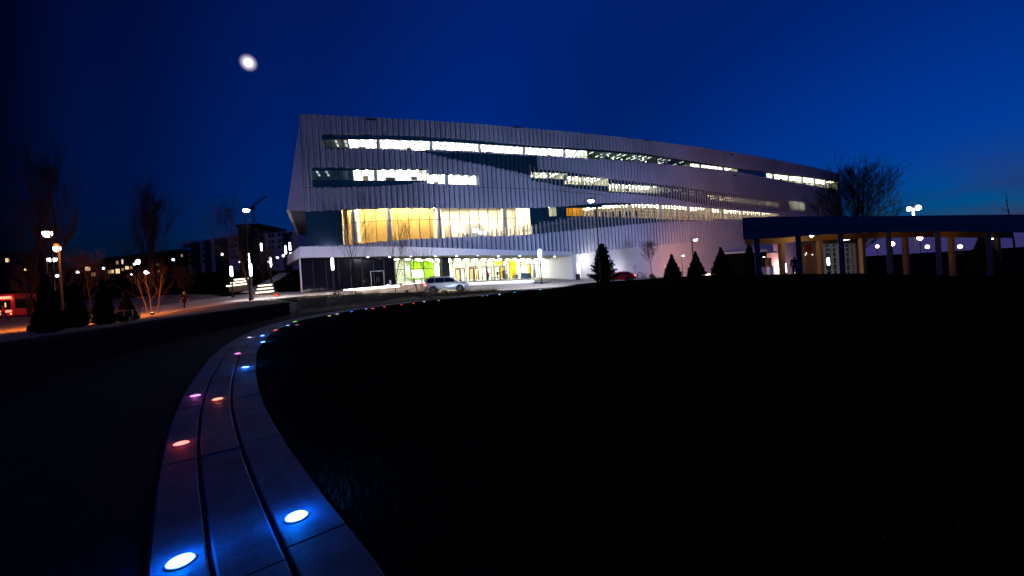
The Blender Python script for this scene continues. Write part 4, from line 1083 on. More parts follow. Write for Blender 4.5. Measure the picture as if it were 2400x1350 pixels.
lantern(1840, 617, 640, 121, 'glowing lantern behind the second pavilion column, by the standing silhouette', w=.42, light=3600, col=(1, .34, .28))

# far small lamps among the dark buildings and beyond the pavilion
def far_lamp(px, py, d, label, col, st, r_=.3, name='distant_lamp', grp='distant small lamps'):
    p = at(px, py, d); z0 = gz(p.x, p.y); t = thing(name, label, 'lamp', (p.x, p.y, z0), 0, grp)
    c = MB(); c.lathe((p.x, p.y, z0), [(.07, -.3), (.05, max(.3, p.z - z0 - r_ * .6))], 6); c.build('pole', pole_m, t)
    c = MB(); n = 6; c.lathe(p, [(max(.01, r_ * math.cos(q)), r_ * 1.1 * math.sin(q)) for q in [-math.pi / 2 + math.pi * i / n for i in range(n + 1)]], 10)
    c.build('lens', glow('far_lens_%.2f_%.2f_%.2f_%g' % (*col, st), col, st), t, smooth=True)
for x, y, d, r_, c, st, lab in [
 (182, 638, 110, .30, (.95, .95, 1), 5, 'tiny white lamp before the long dark building, leftmost'),
 (243, 629, 110, .28, (.8, 1, .95), 5, 'tiny greenish white lamp before the middle of the long dark building'),
 (324, 614, 100, .55, (1, .88, .86), 6, 'round pinkish white lamp over the lit garden trees'),
 (315, 619, 104, .25, (.95, .95, 1), 4, 'tiny lamp just left of the round pinkish white one'),
 (342, 638.5, 100, .38, (.7, .82, 1), 8, 'bluish lamp right above the lit garden trees'),
 (347.5, 639.5, 100, .2, (.85, .95, 1), 4, 'tiny lamp touching the bluish one'),
 (308, 643, 100, .16, (.9, 1, 1), 4, 'faint lamp low between the dark house and the garden trees'),
 (406, 608.5, 130, .34, (.85, .95, 1), 5, 'small white lamp in the gap before the pale flats'),
 (521, 596, 130, .34, (.85, .95, 1), 5, 'small white lamp in front of the pale flats facade'),
 (650, 604, 95, .26, (.85, .95, 1), 6, 'small white lamp left at the top of the ramp'),
 (664, 599.5, 95, .26, (.85, .95, 1), 6, 'small white lamp between the two lantern columns and the ramp'),
 (681, 594, 95, .24, (.9, .95, 1), 6, 'small white lamp below the pair of lantern columns'),
 (629.5, 613.5, 95, .2, (.9, .95, 1), 5, 'small white lamp left of the ramp lantern'),
 (561, 614, 130, .2, (.8, .95, 1), 3, 'faint lamp at the foot of the pale flats'),
 (134, 646.5, 90, .3, (.75, .9, .85), 4, 'tiny lamp under the orange street lamps'),
 (60, 632, 90, .2, (1, .75, .25), 4, 'tiny amber lamp over the bus'),
 (2056, 577.5, 75, .26, (1, .62, .30), 9, 'small orange lamp beyond the pavilion, leftmost'),
 (2091, 571.5, 75, .36, (1, .70, .45), 11, 'orange-white lamp beyond the pavilion just right of a blue column'),
 (2156, 557.5, 75, .40, (1, .68, .50), 13, 'biggest and highest orange lamp beyond the pavilion'),
 (2173.5, 578.5, 75, .30, (1, .62, .32), 9, 'small orange lamp below the biggest one beyond the pavilion'),
 (2250, 578, 75, .32, (1, .62, .30), 9, 'rightmost orange lamp beyond the pavilion'),
 (2313, 559.5, 48, .09, (.7, 1, .9), 6, 'left of two tiny greenish lamps on the black clump right'),
 (2326, 559.8, 48, .08, (.7, 1, .9), 6, 'right of two tiny greenish lamps on the black clump right'),
]: far_lamp(x, y, d, lab, c, st, r_)

# moon
mo = MB(); n = 12; mo.lathe(MOON_POS, [(max(.05, 26 * math.cos(q)), 26 * math.sin(q)) for q in [-math.pi / 2 + math.pi * i / n for i in range(n + 1)]], 24)
tag(mo.build('moon', glow('moonlit_disc', (1, .98, .94), 3.0), smooth=True), 'bright full moon in the dark blue sky above left', 'moon')

# ------------------------------------------------------------------ lit benches, planter wall, steps
stone_m = mat('stone_block', (0.34, 0.29, 0.25), 0.8, var=.25, scale=2.5, bump=.2)
conc_m = mat('bench_concrete', (0.45, 0.44, 0.42), .75, var=.15, scale=2)
led = glow('led_strip', (1, .93, .86), 7)
def bar_between(mb, A, B, h0, h1, dep):
    d = Vector((B.x - A.x, B.y - A.y, 0)).normalized(); n = Vector((-d.y, d.x, 0)) * dep
    mb.hexa([(A.x, A.y, A.z + h0), (B.x, B.y, B.z + h0), (B.x + n.x, B.y + n.y, B.z + h0), (A.x + n.x, A.y + n.y, A.z + h0), (A.x, A.y, A.z + h1), (B.x, B.y, B.z + h1), (B.x + n.x, B.y + n.y, B.z + h1), (A.x + n.x, A.y + n.y, A.z + h1)])
def fwd(A, B, k):
    d = Vector((B.x - A.x, B.y - A.y, 0)).normalized(); return Vector((d.y, -d.x, 0)) * k
# dark stone planter wall with a lit seat along its top
A, B, C_ = at(833, 681, 50), at(1003, 664, 52), at(705, 689.5, 53)
t = thing('planter_wall', 'low stone planter wall, warmly lit at its right end, in front of the dark glass entrance', 'wall', (A.x, A.y, gz(A.x, A.y)))
w = MB()
for P0, P1 in ((C_, A), (A, A.lerp(B, .5)), (A.lerp(B, .5), B)):
    w.hexa([(P0.x, P0.y, gz(P0.x, P0.y) - .4), (P1.x, P1.y, gz(P1.x, P1.y) - .4), (P1.x, P1.y + .5, gz(P1.x, P1.y) - .4), (P0.x, P0.y + .5, gz(P0.x, P0.y) - .4), P0, P1, P1 + Vector((0, .5, 0)), P0 + Vector((0, .5, 0))])
w.build('wall_face', stone_m, t)
c = MB(); bar_between(c, A + Vector((0, -.03, 0)), B + Vector((0, -.03, 0)), .003, .10, .56); c.build('coping', conc_m, t)
a, b = at(838, 679.5, 49.5), at(1000, 662.5, 51.5)
c = MB(); bar_between(c, at(806, 681.5, 49.8), at(935, 671, 49.8), -.06, .16, .25); c.build('light_strip', led, t)
c = MB(); q0, q1 = at(805, 687, 49.4), at(829, 685.5, 49.4); bar_between(c, Vector((q0.x, q0.y, gz(q0.x, q0.y) - .2)), Vector((q1.x, q1.y, gz(q1.x, q1.y) - .2)), 0, .75, .45); c.build('seat_end', mat('seat_end', (.6, .55, .45), .7), t)
c = MB(); bar_between(c, at(944, 668, 49.6), at(998, 663.5, 51.2), .03, .10, .2); c.build('light_strip', glow('led_soft', (1, .95, .9), 3.0), t)
def ground_spot(px, d, label, aim, w, col, cone):
    p = on_ground(px, d); q = thing('ground_spotlight', label, 'spotlight', p, 0, 'ground spotlights in the planting bed')
    c = MB(); c.lathe(p, [(.05, -.1), (.05, .22)], 8); c.build('stake', pole_m, q)
    c = MB(); c.lathe(p + Vector((0, 0, .22)), [(.10, 0), (.14, .05), (.14, .20), (.10, .24)], 10); c.build('head', pole_m, q)
    c = MB(); c.lathe(p + Vector((0, .145, .34)), [(.06, -.05), (.07, 0), (.06, .05)], 8); c.build('lens', glow('ground_lens', (1, .75, .5), 3), q)
    spot(q, p + Vector((0, .3, .40)), aim, w, col, cone, 1, .1)
ground_spot(954, 46.6, 'dark ground spotlight aimed at the stone planter wall', at(925, 680, 50.2), 420, (1, .64, .38), R(150))
ground_spot(1047, 42.6, 'dark ground spotlight in the grass below the doors of the silver car', at(1052, 666, 47.6), 460, (.74, .84, 1), R(120))
# white lit bench in front of the doors
A, B = at(1093, 664, 62), at(1251, 656.5, 65)
t = thing('lit_bench', 'long white bench glowing along its top in front of the entrance doors', 'bench', (A.x, A.y, gz(A.x, A.y)))
c = MB(); bar_between(c, Vector((A.x, A.y, at(1093, 673, 62).z)), Vector((B.x, B.y, at(1251, 666, 65).z)), -.3, .42, .5); c.build('base', conc_m, t)
c = MB(); A2, B2 = Vector((A.x, A.y - .12, at(1093, 673, 62).z)), Vector((B.x, B.y - .12, at(1251, 666, 65).z)); bar_between(c, A2, B2, .56, .68, 1.1); c.build('seat', mat('seat_white', (.75, .74, .72), .6), t)
c = MB(); bar_between(c, A2, B2, .43, .555, 1.0); c.build('light_strip', glow('led_bench', (.97, .93, 1), 5), t)
# three-tier lit benches on the slope
def tiers(rows, d, label):
    p = on_ground(sum(r_[0] for r_ in rows) / len(rows), d); t = thing('tiered_bench', label, 'bench', p)
    for k, (x0, x1, y0, y1) in enumerate(rows):
        dd = d + (len(rows) - 1 - k) * .0 + (2 - k) * .9
        a, b = at(x0, y0, dd), at(x1, y1, dd)
        c = MB(); bar_between(c, a, b, -.07, .10, .5); c.build('light_strip', glow('led_tier', (1, .88, .70), 2.0), t)
        c = MB(); bar_between(c, a + Vector((0, -.05, 0)), b + Vector((0, -.05, 0)), .103, .2, .95); bar_between(c, a + Vector((0, .55, 0)), b + Vector((0, .55, 0)), -.9, .10, .4); c.build('step', mat('step_dark', (.07, .065, .06), .8), t)
tiers([(548, 583.5, 656, 652.5), (540, 580.5, 663.5, 658.5), (530, 578.5, 671, 665)], 60, 'upper left set of three glowing stepped benches')
tiers([(604.5, 633, 670.5, 667.5), (602, 635, 678.5, 675), (599, 637, 686.5, 683)], 53, 'right set of three glowing stepped benches beside the ramp')
# ramp up the slope, its side wall, and a wall lamp-lit face
sheet('ramp', px_line([(562, 58), (610, 70), (645, 85), (668, 96)]), px_line([(600, 57), (636, 70), (668, 84), (690, 96)]), .12, pave_m, 40, 8)

# small post beside the planter wall and a red-orange box by the right lit benches
b = on_ground(916, 53); t = thing('bollard', 'short white bollard at the left end of the lit lobby glass', 'bollard', b); top = at(916, 656, 53).z
c = MB(); c.lathe(b, [(.10, -.2), (.10, top - b.z - .1)], 10); c.build('post', white_m, t)
c = MB(); c.lathe((b.x, b.y, top - .1), [(.10, .002), (.11, .03), (.05, .09), (.01, .1)], 10); c.build('cap', mat('bollard_cap', (.4, .4, .4), .5), t)
b = on_ground(909, 53.5); t = thing('ground_lamp', 'small blue-white lamp low at the planter wall, left of the white bollard', 'lamp', b)
p = at(909, 668.5, 51); c = MB(); c.lathe((p.x, p.y, p.z - .5), [(.05, 0), (.05, .42)], 8); c.build('stake', pole_m, t)
c = MB(); c.lathe(p, [(.03, -.1), (.10, -.05), (.12, 0), (.08, .08), (.02, .11)], 10); c.build('lens', glow('blue_white_lamp', (.6, .65, 1), 7), t)
b = on_ground(649, 50.5); t = thing('delivery_box', 'small orange-red box standing right of the glowing stepped benches', 'box', b)
c = MB(); c.box((b.x, b.y, b.z + .20), (.42, .4, .42)); c.build('case', mat('red_orange_case', (.40, .06, .02), .6), t)
c = MB(); c.box((b.x, b.y, b.z + .435), (.46, .44, .04)); c.build('lid', mat('red_orange_lid', (.3, .05, .02), .6), t)
# ------------------------------------------------------------------ trees
bark_m = mat('bark', (0.026, 0.020, 0.017), 0.9, var=.4, scale=6, spec=.1)
pale_bark = mat('pale_bark', (0.13, 0.10, 0.065), 0.85, var=.3, scale=8, spec=.1)
leaf_m = mat('conifer_leaf', (0.016, 0.030, 0.013), 0.85, var=.6, scale=5, spec=.08)
def bare_tree(px, d, ytop, label, seed, width, up=.6, stems=1, fork=.25, r0=None, m_=None, dens=1.0, levels=4, group='leafless trees', name='bare_tree', lean=0.0, twig=.011, clip=False):
    rng = random.Random(seed); base = on_ground(px, d)
    H = at(px, ytop, d).z - base.z; W = width * d / FOCAL / 2
    t = thing(name, label, 'tree', base, 0, group)
    trunk, crown = MB(), MB(); r0 = r0 or H * .016
    def branch(p, dr, L, r_, lev):
        n = 4 if lev < 2 else 3
        pts, rad = [p], [r_]
        for i in range(n):
            dr = (dr + Vector((rng.gauss(0, .10), rng.gauss(0, .10), up * (.10 + .05 * lev) * (1 if dr.z < .97 else 0)))).normalized()
            pts.append(pts[-1] + dr * (L / n)); rad.append(max(twig * .5, r_ * (1 - .75 * (i + 1) / n)))
        (trunk if lev < 2 else crown).tube(pts, rad, 6 if lev == 0 else (4 if lev == 1 else 3), cap=lev < 2)
        if lev >= levels: return
        k = int({0: 13, 1: 7, 2: 5, 3: 4}.get(lev, 3) * dens)
        for q in range(k):
            t_ = (fork + (1 - fork) * (q + rng.random() * .8) / k) if lev == 0 else (.2 + .8 * (q + rng.random()) / k)
            t_ = min(.98, t_); i = min(n - 1, int(t_ * n)); a = pts[i].lerp(pts[i + 1], t_ * n - i); dd = (pts[i + 1] - pts[i]).normalized()
            az = q * 2.4 + rng.uniform(-.5, .5); o = dd.orthogonal().normalized(); o = Matrix.Rotation(az, 3, dd) @ o
            ang = rng.uniform(.35, .75) if lev else rng.uniform(.5, .95) * (1.15 - .5 * t_)
            if up > .9: ang *= .55
            nd = (dd * math.cos(ang) + o * math.sin(ang)).normalized()
            if lev == 0:
                nl = min(H * (1 - t_) * (1.05 if not clip else .55) + H * .10, W * 1.25 / max(.25, math.hypot(nd.x, nd.y)) * (1.0 - .45 * max(0, t_ - .3)))
            else: nl = L * rng.uniform(.38, .62)
            branch(a, nd, nl, max(twig, (rad[i] * (.42 if lev == 0 else .55))), lev + 1)
    if stems == 1: branch(base - Vector((0, 0, .3)), Vector((lean, 0, 1)).normalized(), H + .3, r0, 0)
    else:
        for s_ in range(stems):
            a = 2 * math.pi * s_ / stems + rng.random(); sp_ = W / H * rng.uniform(.5, 1.0)
            branch(base + Vector((math.cos(a) * .12, math.sin(a) * .12, -.2)), Vector((math.cos(a) * sp_, math.sin(a) * sp_, 1)).normalized(), H * (rng.uniform(.85, 1.0) if not clip else rng.uniform(.62, .90)), r0 * .7, 0)
    m_ = m_ or bark_m
    trunk.build('trunk', m_, t); crown.build('crown', bark_m if m_ is pale_bark else m_, t)  # dark crown on the pale trees paints light fading above the trunk
    return t
bare_tree(97, 44, 428, 'tall hazy poplar, dark and leafless, behind the orange lamps', 1, 78, up=1.0, fork=.15, dens=1.2)
bare_tree(68, 48, 505, 'shorter leafless poplar left of the tall one', 2, 60, up=1.0, fork=.15)
bare_tree(352, 62, 490, 'upright leafless poplar rising over the long dark building', 3, 56, up=1.0, fork=.2, dens=1.3)
bare_tree(332, 66, 528, 'lower leafless tree beside the upright poplar over the dark building', 4, 60, up=.8, fork=.2)
bare_tree(592, 49, 512, 'leafless tree with black trunk behind the tall white street lamp', 5, 74, fork=.3, dens=1.1)
bare_tree(640, 57, 600, 'small leafless tree beside the right lit benches', 6, 46, fork=.3)
bare_tree(833, 47, 517, 'vase-shaped leafless tree in front of the amber glass wall', 7, 84, up=.95, fork=.14, dens=.85, r0=.075)
bare_tree(926, 50, 540, 'second vase-shaped leafless tree, before the amber glass, right of the first', 8, 58, up=.95, fork=.14, dens=.75, r0=.06)
bare_tree(984, 45.2, 603, 'young multi-stemmed leafless tree behind the tail of the silver car', 9, 62, up=.8, stems=4, fork=.3, dens=.55, r0=.05, levels=3)
bare_tree(797, 46.5, 668, 'low leafless multi-stemmed shrub beside the glowing seat end', 10, 34, up=.5, stems=4, fork=.3, dens=.5, r0=.035, levels=3)
bare_tree(1530, 82, 577, 'slender leafless tree against the white wall by the bicycles', 11, 28, up=.8, fork=.4, r0=.07)
bare_tree(2008, 72, 362, 'big spreading leafless tree at the right end of the library', 12, 116, up=.5, stems=5, fork=.2, dens=.98, r0=.40, twig=.030, clip=True)
bare_tree(2393, 62, 462, 'slim leafless tree at the far right edge above the pavilion roof', 13, 26, up=.9, fork=.4, dens=.45, levels=3)
bare_tree(207, 46, 618, 'small reddish lit leafless tree between clipped evergreens', 14, 56, up=.6, fork=.3, m_=mat('dull_bark', (.06, .035, .025), .9))
bare_tree(66, 50, 640, 'small leafless tree at the front of the red bus', 15, 40, up=.7, fork=.3, m_=MATS['dull_bark'])
T1 = bare_tree(349, 37, 640, 'pale-barked tree lit orange from below, leaning left', 16, 60, up=.6, fork=.28, dens=.6, m_=pale_bark, lean=-.22, r0=.045, twig=.006)
T2 = bare_tree(361, 36.5, 632, 'twin-stemmed pale-barked tree lit orange from below', 17, 40, up=.8, stems=2, fork=.35, dens=.6, m_=pale_bark, r0=.06, twig=.006)
bare_tree(575, 62, 640, 'thin young leafless tree left of the upper lit benches, on the slope', 18, 22, up=.7, fork=.3)
bare_tree(445, 50, 640, 'thin young leafless tree next to the walking person', 19, 22, up=.7, fork=.4)
# garden spotlight under the pale trees
p = on_ground(357, 34.6); t = thing('garden_spotlight', 'small ground spotlight under the orange-lit pale trees', 'spotlight', p)
c = MB(); c.lathe(p, [(.09, -.05), (.09, .10), (.12, .12), (.12, .26), (.09, .28)], 10); c.build('housing', pole_m, t)
c = MB(); c.lathe(p, [(.085, .281), (.08, .30), (.02, .31)], 10); c.build('lens', glow('garden_lens', (1, .5, .15), 4), t)
spot(t, p + Vector((0, 0, .45)), p + Vector((.0, 2.3, .8)), 60, (1, .42, .10), R(54), .8, .1)

def conifer(px, d, ytop, wpx, label, seed, clipped=True, group='clipped conical evergreens', dens=1.0, name='conical_evergreen', cat='tree'):
    rng = random.Random(seed); base = on_ground(px, d); H = at(px, ytop, d).z - base.z; W = wpx * d / FOCAL / 2
    t = thing(name, label, cat, base, 0, group)
    tr = MB(); tr.lathe(base, [(.12, -.2), (.10, H * .3), (.02, H * .95)], 6); tr.build('trunk', bark_m, t)
    mb = MB(); V = []; F = []
    def tri(p, s_, dr):
        a = (dr + Vector((rng.gauss(0, .5), rng.gauss(0, .5), rng.gauss(0, .5)))).normalized(); b = a.orthogonal().normalized(); b = Matrix.Rotation(rng.random() * 6.28, 3, a) @ b
        o = len(V); V.extend([tuple(p - b * s_ * .35), tuple(p + b * s_ * .35), tuple(p + a * s_)]); F.append((o, o + 1, o + 2))
    if clipped:
        prof = lambda q: W * (min(1, (q + .02) / .10) if q < .08 else (1 - ((q - .08) / .92) ** 1.25)) 
        n = int(5200 * dens)
        for _ in range(n):
            q = rng.random() ** 1.35; az = rng.random() * 6.283
            r_ = max(.03, prof(q) * (1 + .09 * math.sin(az * 5 + q * 17 + seed) + .07 * math.sin(q * 31 + az * 2 + seed * 2))) * rng.uniform(.76, 1.10)
            dr = Vector((math.cos(az), math.sin(az), .7)); tri(base + Vector((math.cos(az) * r_, math.sin(az) * r_, q * H)), rng.uniform(.08, .26) * H / 4, dr)
        for _ in range(70): tri(base + Vector((rng.gauss(0, .05), rng.gauss(0, .05), H * rng.uniform(.93, 1.03))), .28, Vector((0, 0, 1)))
        o = len(V); m_ = 12; K = 9     # dense inner mass of foliage
        for i in range(K):
            q = .02 + .93 * i / (K - 1); r_ = max(.02, prof(q) * .78)
            for k in range(m_): V.append((base.x + r_ * math.cos(6.283 * k / m_), base.y + r_ * math.sin(6.283 * k / m_), base.z + q * H))
        for i in range(K - 1):
            for k in range(m_): F.append((o + i * m_ + k, o + i * m_ + (k + 1) % m_, o + (i + 1) * m_ + (k + 1) % m_, o + (i + 1) * m_ + k))
    else:
        lev = int(26 * dens)
        for i in range(lev):
            q = .03 + .95 * (i / lev); L0 = W * (1 - q) ** .82 * rng.uniform(.85, 1.15) + .12
            for k in range(11):
                az = k * .571 * 1.7 + i * 2.1 + rng.uniform(-.3, .3); L = L0 * rng.uniform(.55, 1.18); dz = rng.uniform(-.25, .18)
                m_ = max(4, int(L / .11))
                for j in range(m_):
                    s_ = (j + rng.random()) / m_; p = base + Vector((math.cos(az) * L * s_, math.sin(az) * L * s_, q * H + dz * L * s_ + .22 * L * s_ * s_))
                    for _ in range(4): tri(p + Vector((rng.gauss(0, .06), rng.gauss(0, .06), rng.gauss(0, .05))), rng.uniform(.14, .30), Vector((math.cos(az), math.sin(az), .15)))
        for _ in range(60): tri(base + Vector((rng.gauss(0, .03), rng.gauss(0, .03), H * rng.uniform(.9, 1.0))), .2, Vector((0, 0, 1)))
    mb.add(V, F); mb.build('crown', leaf_m, t)
    return t
conifer(1415, 53, 571, 62, 'shaggy spruce in front of the red car, with a lantern behind it', 31, clipped=False, group=None, name='spruce_tree', dens=1.15)
conifer(1577, 58, 600, 38, 'leftmost clipped evergreen cone before the white wall, beside a slim lamp', 32)
conifer(1633, 57, 594, 38, 'clipped evergreen cone in front of the thick lamp pole', 33)
conifer(1693, 56, 583, 44, 'larger shaggy-tipped evergreen cone left of the brick wing', 34)
conifer(1760, 60, 574, 42, 'tall evergreen cone just left of the first pavilion column', 35)
conifer(115, 25, 655, 52, 'widest black evergreen, in front of the orange lamp poles', 36, dens=1.4)
conifer(181, 28, 672, 40, 'black evergreen cone right of the pole of the shorter orange lamp', 37)
conifer(246, 29, 665, 38, 'black evergreen cone between the second orange gap and the bench', 38)
conifer(298, 31, 690, 38, 'squat black evergreen left of the lit pale trees', 39)
conifer(214, 44, 722, 15, 'tiny evergreen cone standing alone in the orange-lit plaza', 40, dens=.3)
conifer(2308, 49, 548, 56, 'rounded black evergreen behind the rightmost pavilion columns', 41, name='round_evergreen', group=None)

def shrub(px, d, hgt, w, label, seed, group=None, m_=leaf_m):
    rng = random.Random(seed); b = on_ground(px, d); V = []; F = []
    for _ in range(500):
        u = Vector((rng.gauss(0, 1), rng.gauss(0, 1), rng.gauss(0, 1))).normalized() * rng.uniform(.6, 1.0); p = b + Vector((u.x * w / 2, u.y * w / 2, hgt * .5 + u.z * hgt * .5))
        a = Vector((rng.gauss(0, 1), rng.gauss(0, 1), rng.gauss(0, 1))).normalized(); c = a.orthogonal().normalized(); s_ = .10
        o = len(V); V.extend([tuple(p - c * s_), tuple(p + c * s_), tuple(p + a * s_ * 2)]); F.append((o, o + 1, o + 2))
    mb = MB(); mb.add(V, F); o = mb.build('shrub', m_); return tag(o, label, 'shrub', group)
gm = mat('shrub_leaf', (.05, .09, .02), .8, var=.5)
for k, (x, d, h_, w_, lab) in enumerate([(939, 56, .95, 1.6, 'round green shrub in front of the lobby glass, left of the others'), (957, 57, .9, 1.3, 'round green shrub below the lime green wall'), (978, 58, .8, 1.5, 'low green shrub right of the round ones, below the bright case'),
        (1528, 80, .9, .9, 'dark small shrub at the foot of the slender leafless tree'), (1532, 66, .55, .7, 'tiny green shrub on the lawn edge right of the bicycles')]): shrub(x, d, h_, w_, lab, 60 + k, 'shrubs near the building', gm)

def grass_blades(name, pts, hgt, material, rng, kind='stuff', label=None):
    V = []; F = []
    for (x, y, z, h_) in pts:
        a = rng.random() * 6.283; w = .004 + .006 * h_; bx, by = math.cos(a) * w, math.sin(a) * w; l1, l2 = rng.gauss(0, .3) * h_, rng.gauss(0, .3) * h_
        o = len(V); V.extend([(x - bx, y - by, z - .01), (x + bx, y + by, z - .01), (x + l1, y + l2, z + h_)]); F.append((o, o + 1, o + 2))
    mb = MB(); mb.add(V, F); o = mb.build(name, material); tag(o, label, 'grass', None, 'stuff'); return o
rng = random.Random(5)
pts = []
L0 = px_line([(700, 31), (800, 34), (960, 40), (1090, 43), (1180, 45)]); L1 = px_line([(700, 46), (830, 49), (960, 46.2), (1090, 46.2), (1180, 46.1)])
tufts = []
for _ in range(420):
    t_ = rng.random() * .97; q = rng.random(); p = lerp_poly(L0, t_).lerp(lerp_poly(L1, t_), q); tufts.append((p.x, p.y))
for (x, y) in tufts:
    hh = rng.uniform(.25, .6)
    for _ in range(38):
        X, Y = x + rng.gauss(0, .16), y + rng.gauss(0, .16); pts.append((X, Y, 0, hh * rng.uniform(.6, 1.2)))
_z = ground_z([p_[0] for p_ in pts], [p_[1] for p_ in pts]); pts = [(a, b, float(z) + .03, h_) for (a, b, _, h_), z in zip(pts, _z)]
grass_blades('ornamental_grass', pts, .5, mat('dry_grass', (.30, .20, .09), .9, var=.5, scale=2), rng, label='dry tawny ornamental grass in the bed below the silver car')
pts = []
while len(pts) < 60000:
    s_ = rng.random() ** 1.6 * PATH_LEN * .5; p, d_, n_ = path_frame(s_); w = -.02 - abs(rng.gauss(0, 1)) * (.3 if rng.random() < .5 else 2.2); v = p + n_ * w
    if v.y > .5: pts.append((v.x, v.y, 0, rng.uniform(.03, .085)))
_z = ground_z([p_[0] for p_ in pts], [p_[1] for p_ in pts]); pts = [(a, b, float(z), h_) for (a, b, _, h_), z in zip(pts, _z)]
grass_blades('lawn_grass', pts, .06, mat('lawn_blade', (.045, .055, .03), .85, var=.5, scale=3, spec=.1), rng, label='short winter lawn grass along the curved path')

# ------------------------------------------------------------------ pavilion on the right
def make_pavilion():
    t = thing('pavilion', 'long flat-roofed open pavilion with two rows of square columns', 'pavilion', on_ground(2070, 42))
    A, B = at(1745, 600, 36), at(2440, 600, 44.5)
    top = [(1745, 510), (1880, 507), (2020, 507), (2150, 505), (2280, 503.5), (2440, 502)]
    bot = [(1745, 561), (1830, 557), (1880, 553), (1972, 547.5), (2085, 543.5), (2200, 541.5), (2440, 545)]
    zt = lambda px: on_line(px, float(np.interp(px, *zip(*top))), A, B).z
    zb = lambda px: on_line(px, float(np.interp(px, *zip(*bot))), A, B).z
    d = (B - A); d.z = 0; d.normalize(); n = Vector((.50, .866, 0)); dep = 5.2
    xs = [1745, 1830, 1880, 1972, 2085, 2200, 2320, 2440]
    fas = MB(); sf = MB()
    for a, b in zip(xs, xs[1:]):
        p, q = on_line(a, 600, A, B), on_line(b, 600, A, B)
        P = [Vector((p.x, p.y, 0)), Vector((q.x, q.y, 0))]; e = [P[0], P[1], P[1] + n * .35, P[0] + n * .35]
        fas.hexa([Vector((v.x, v.y, z)) for v, z in zip(e, (zb(a), zb(b), zb(b), zb(a)))] + [Vector((v.x, v.y, z)) for v, z in zip(e, (zt(a), zt(b), zt(b), zt(a)))])
        fas.quad(*[Vector((v.x, v.y, z - .02)) for v, z in zip((P[0] + n * .35, P[1] + n * .35, P[1] + n * (dep + 2), P[0] + n * (dep + 2)), (zt(a), zt(b), zt(b), zt(a)))])
        sf.quad(*[Vector((v.x, v.y, z + .55)) for v, z in zip((P[0] + n * .35, P[1] + n * .35, P[1] + n * (dep + 2), P[0] + n * (dep + 2)), (zb(a), zb(b), zb(b), zb(a)))])
    p = on_line(1745, 600, A, B); P = Vector((p.x, p.y, 0)); fas.quad(*[Vector((v.x, v.y, z)) for v, z in zip((P + n * .35, P + n * (dep + 2), P + n * (dep + 2), P + n * .35), (zb(1745), zb(1745), zt(1745), zt(1745)))])
    fas.build('roof', mat('fascia_metal', (.26, .20, .23), .6, spec=.1, var=.08, scale=.4), t)
    wood = mat('pavilion_lit_brown', (.33, .18, .07), .7, var=.3, scale=2.5)  # brown base colour stands in for warm light on beam and rear columns
    sf.build('soffit', wood, t)
    # stepped line along the fascia
    ln = MB()
    for a, b in zip(xs[:-1], xs[1:]):
        p, q = on_line(a, 600, A, B), on_line(b, 600, A, B); f_ = .42
        za, zb_ = zb(a) + (zt(a) - zb(a)) * f_, zb(b) + (zt(b) - zb(b)) * f_
        ln.hexa([(p.x - n.x * .06, p.y - n.y * .06, za - .05), (q.x - n.x * .06, q.y - n.y * .06, zb_ - .05), (q.x, q.y, zb_ - .05), (p.x, p.y, za - .05), (p.x - n.x * .06, p.y - n.y * .06, za + .05), (q.x - n.x * .06, q.y - n.y * .06, zb_ + .05), (q.x, q.y, zb_ + .05), (p.x, p.y, za + .05)])
    ln.build('drip_edge', mat('drip_metal', (.10, .10, .12), .5), t)
    cm = mat('column_concrete', (.08, .09, .13), .7, var=.15)
    for px in (1775.5, 1873, 1973, 2085, 2200, 2319):
        p = on_line(px, 600, A, B, .25); c = MB(); z0 = gz(p.x, p.y) - .4; c.box((p.x, p.y, (z0 + zb(px)) / 2 + .02), (.40, .40, zb(px) - z0), -math.atan2(p.x, p.y) + .05); c.build('column', cm, t)
    bm = MB()
    for a, b in zip(xs, xs[1:]):
        p, q = on_line(a, 600, A, B) + n * dep, on_line(b, 600, A, B) + n * dep
        za, zb_ = zb(a), zb(b); e = [p, q, q + n * .35, p + n * .35]
        bm.hexa([Vector((v.x, v.y, z - .30)) for v, z in zip(e, (za, zb_, zb_, za))] + [Vector((v.x, v.y, z + .5)) for v, z in zip(e, (za, zb_, zb_, za))])
    bm.build('beam', wood, t)
    for px in (1832, 1922, 2021, 2123, 2231, 2339, 2440):
        p = on_line(px, 600, A, B, dep + .5 - 5.2 + 5.2); p = on_line(px, 600, A + n * dep, B + n * dep, .15); c = MB(); z0 = gz(p.x, p.y) - .4; c.box((p.x, p.y, (z0 + zb(px)) / 2 - .12), (.40, .40, zb(px) - z0 - .35), math.atan2(d.y, d.x)); c.build('column', wood, t)
    # ceiling lamp
    l = at(1902, 552, 40); c = MB(); c.lathe(l, [(.03, -.16), (.13, -.1), (.17, 0), (.15, .1), (.05, .14)], 12); c.build('lamp', glow('pavilion_lamp', (.95, .93, 1), 16), t, smooth=True)
    omni(t, l + Vector((0, 0, -.35)), 75, (1, .72, .36), .2)
    for px, w_ in ((2010, 60), (2150, 55), (2290, 55)):   # added amber lights with no known source, for the rear columns
        p = on_line(px, 600, A, B, .8); c = MB(); zz = zb(px) + .32; c.box((p.x, p.y, zz), (.28, .18, .12)); c.build('lamp', glow('added_amber_glow', (1, .5, .12), 2.0), t)
        spot(t, Vector((p.x, p.y, zz - .1)), Vector((p.x, p.y, 0)) + n * 6 + Vector((0, 0, 1.5)), w_, (1, .50, .12), R(150), .9, .2)
    return t
make_pavilion()
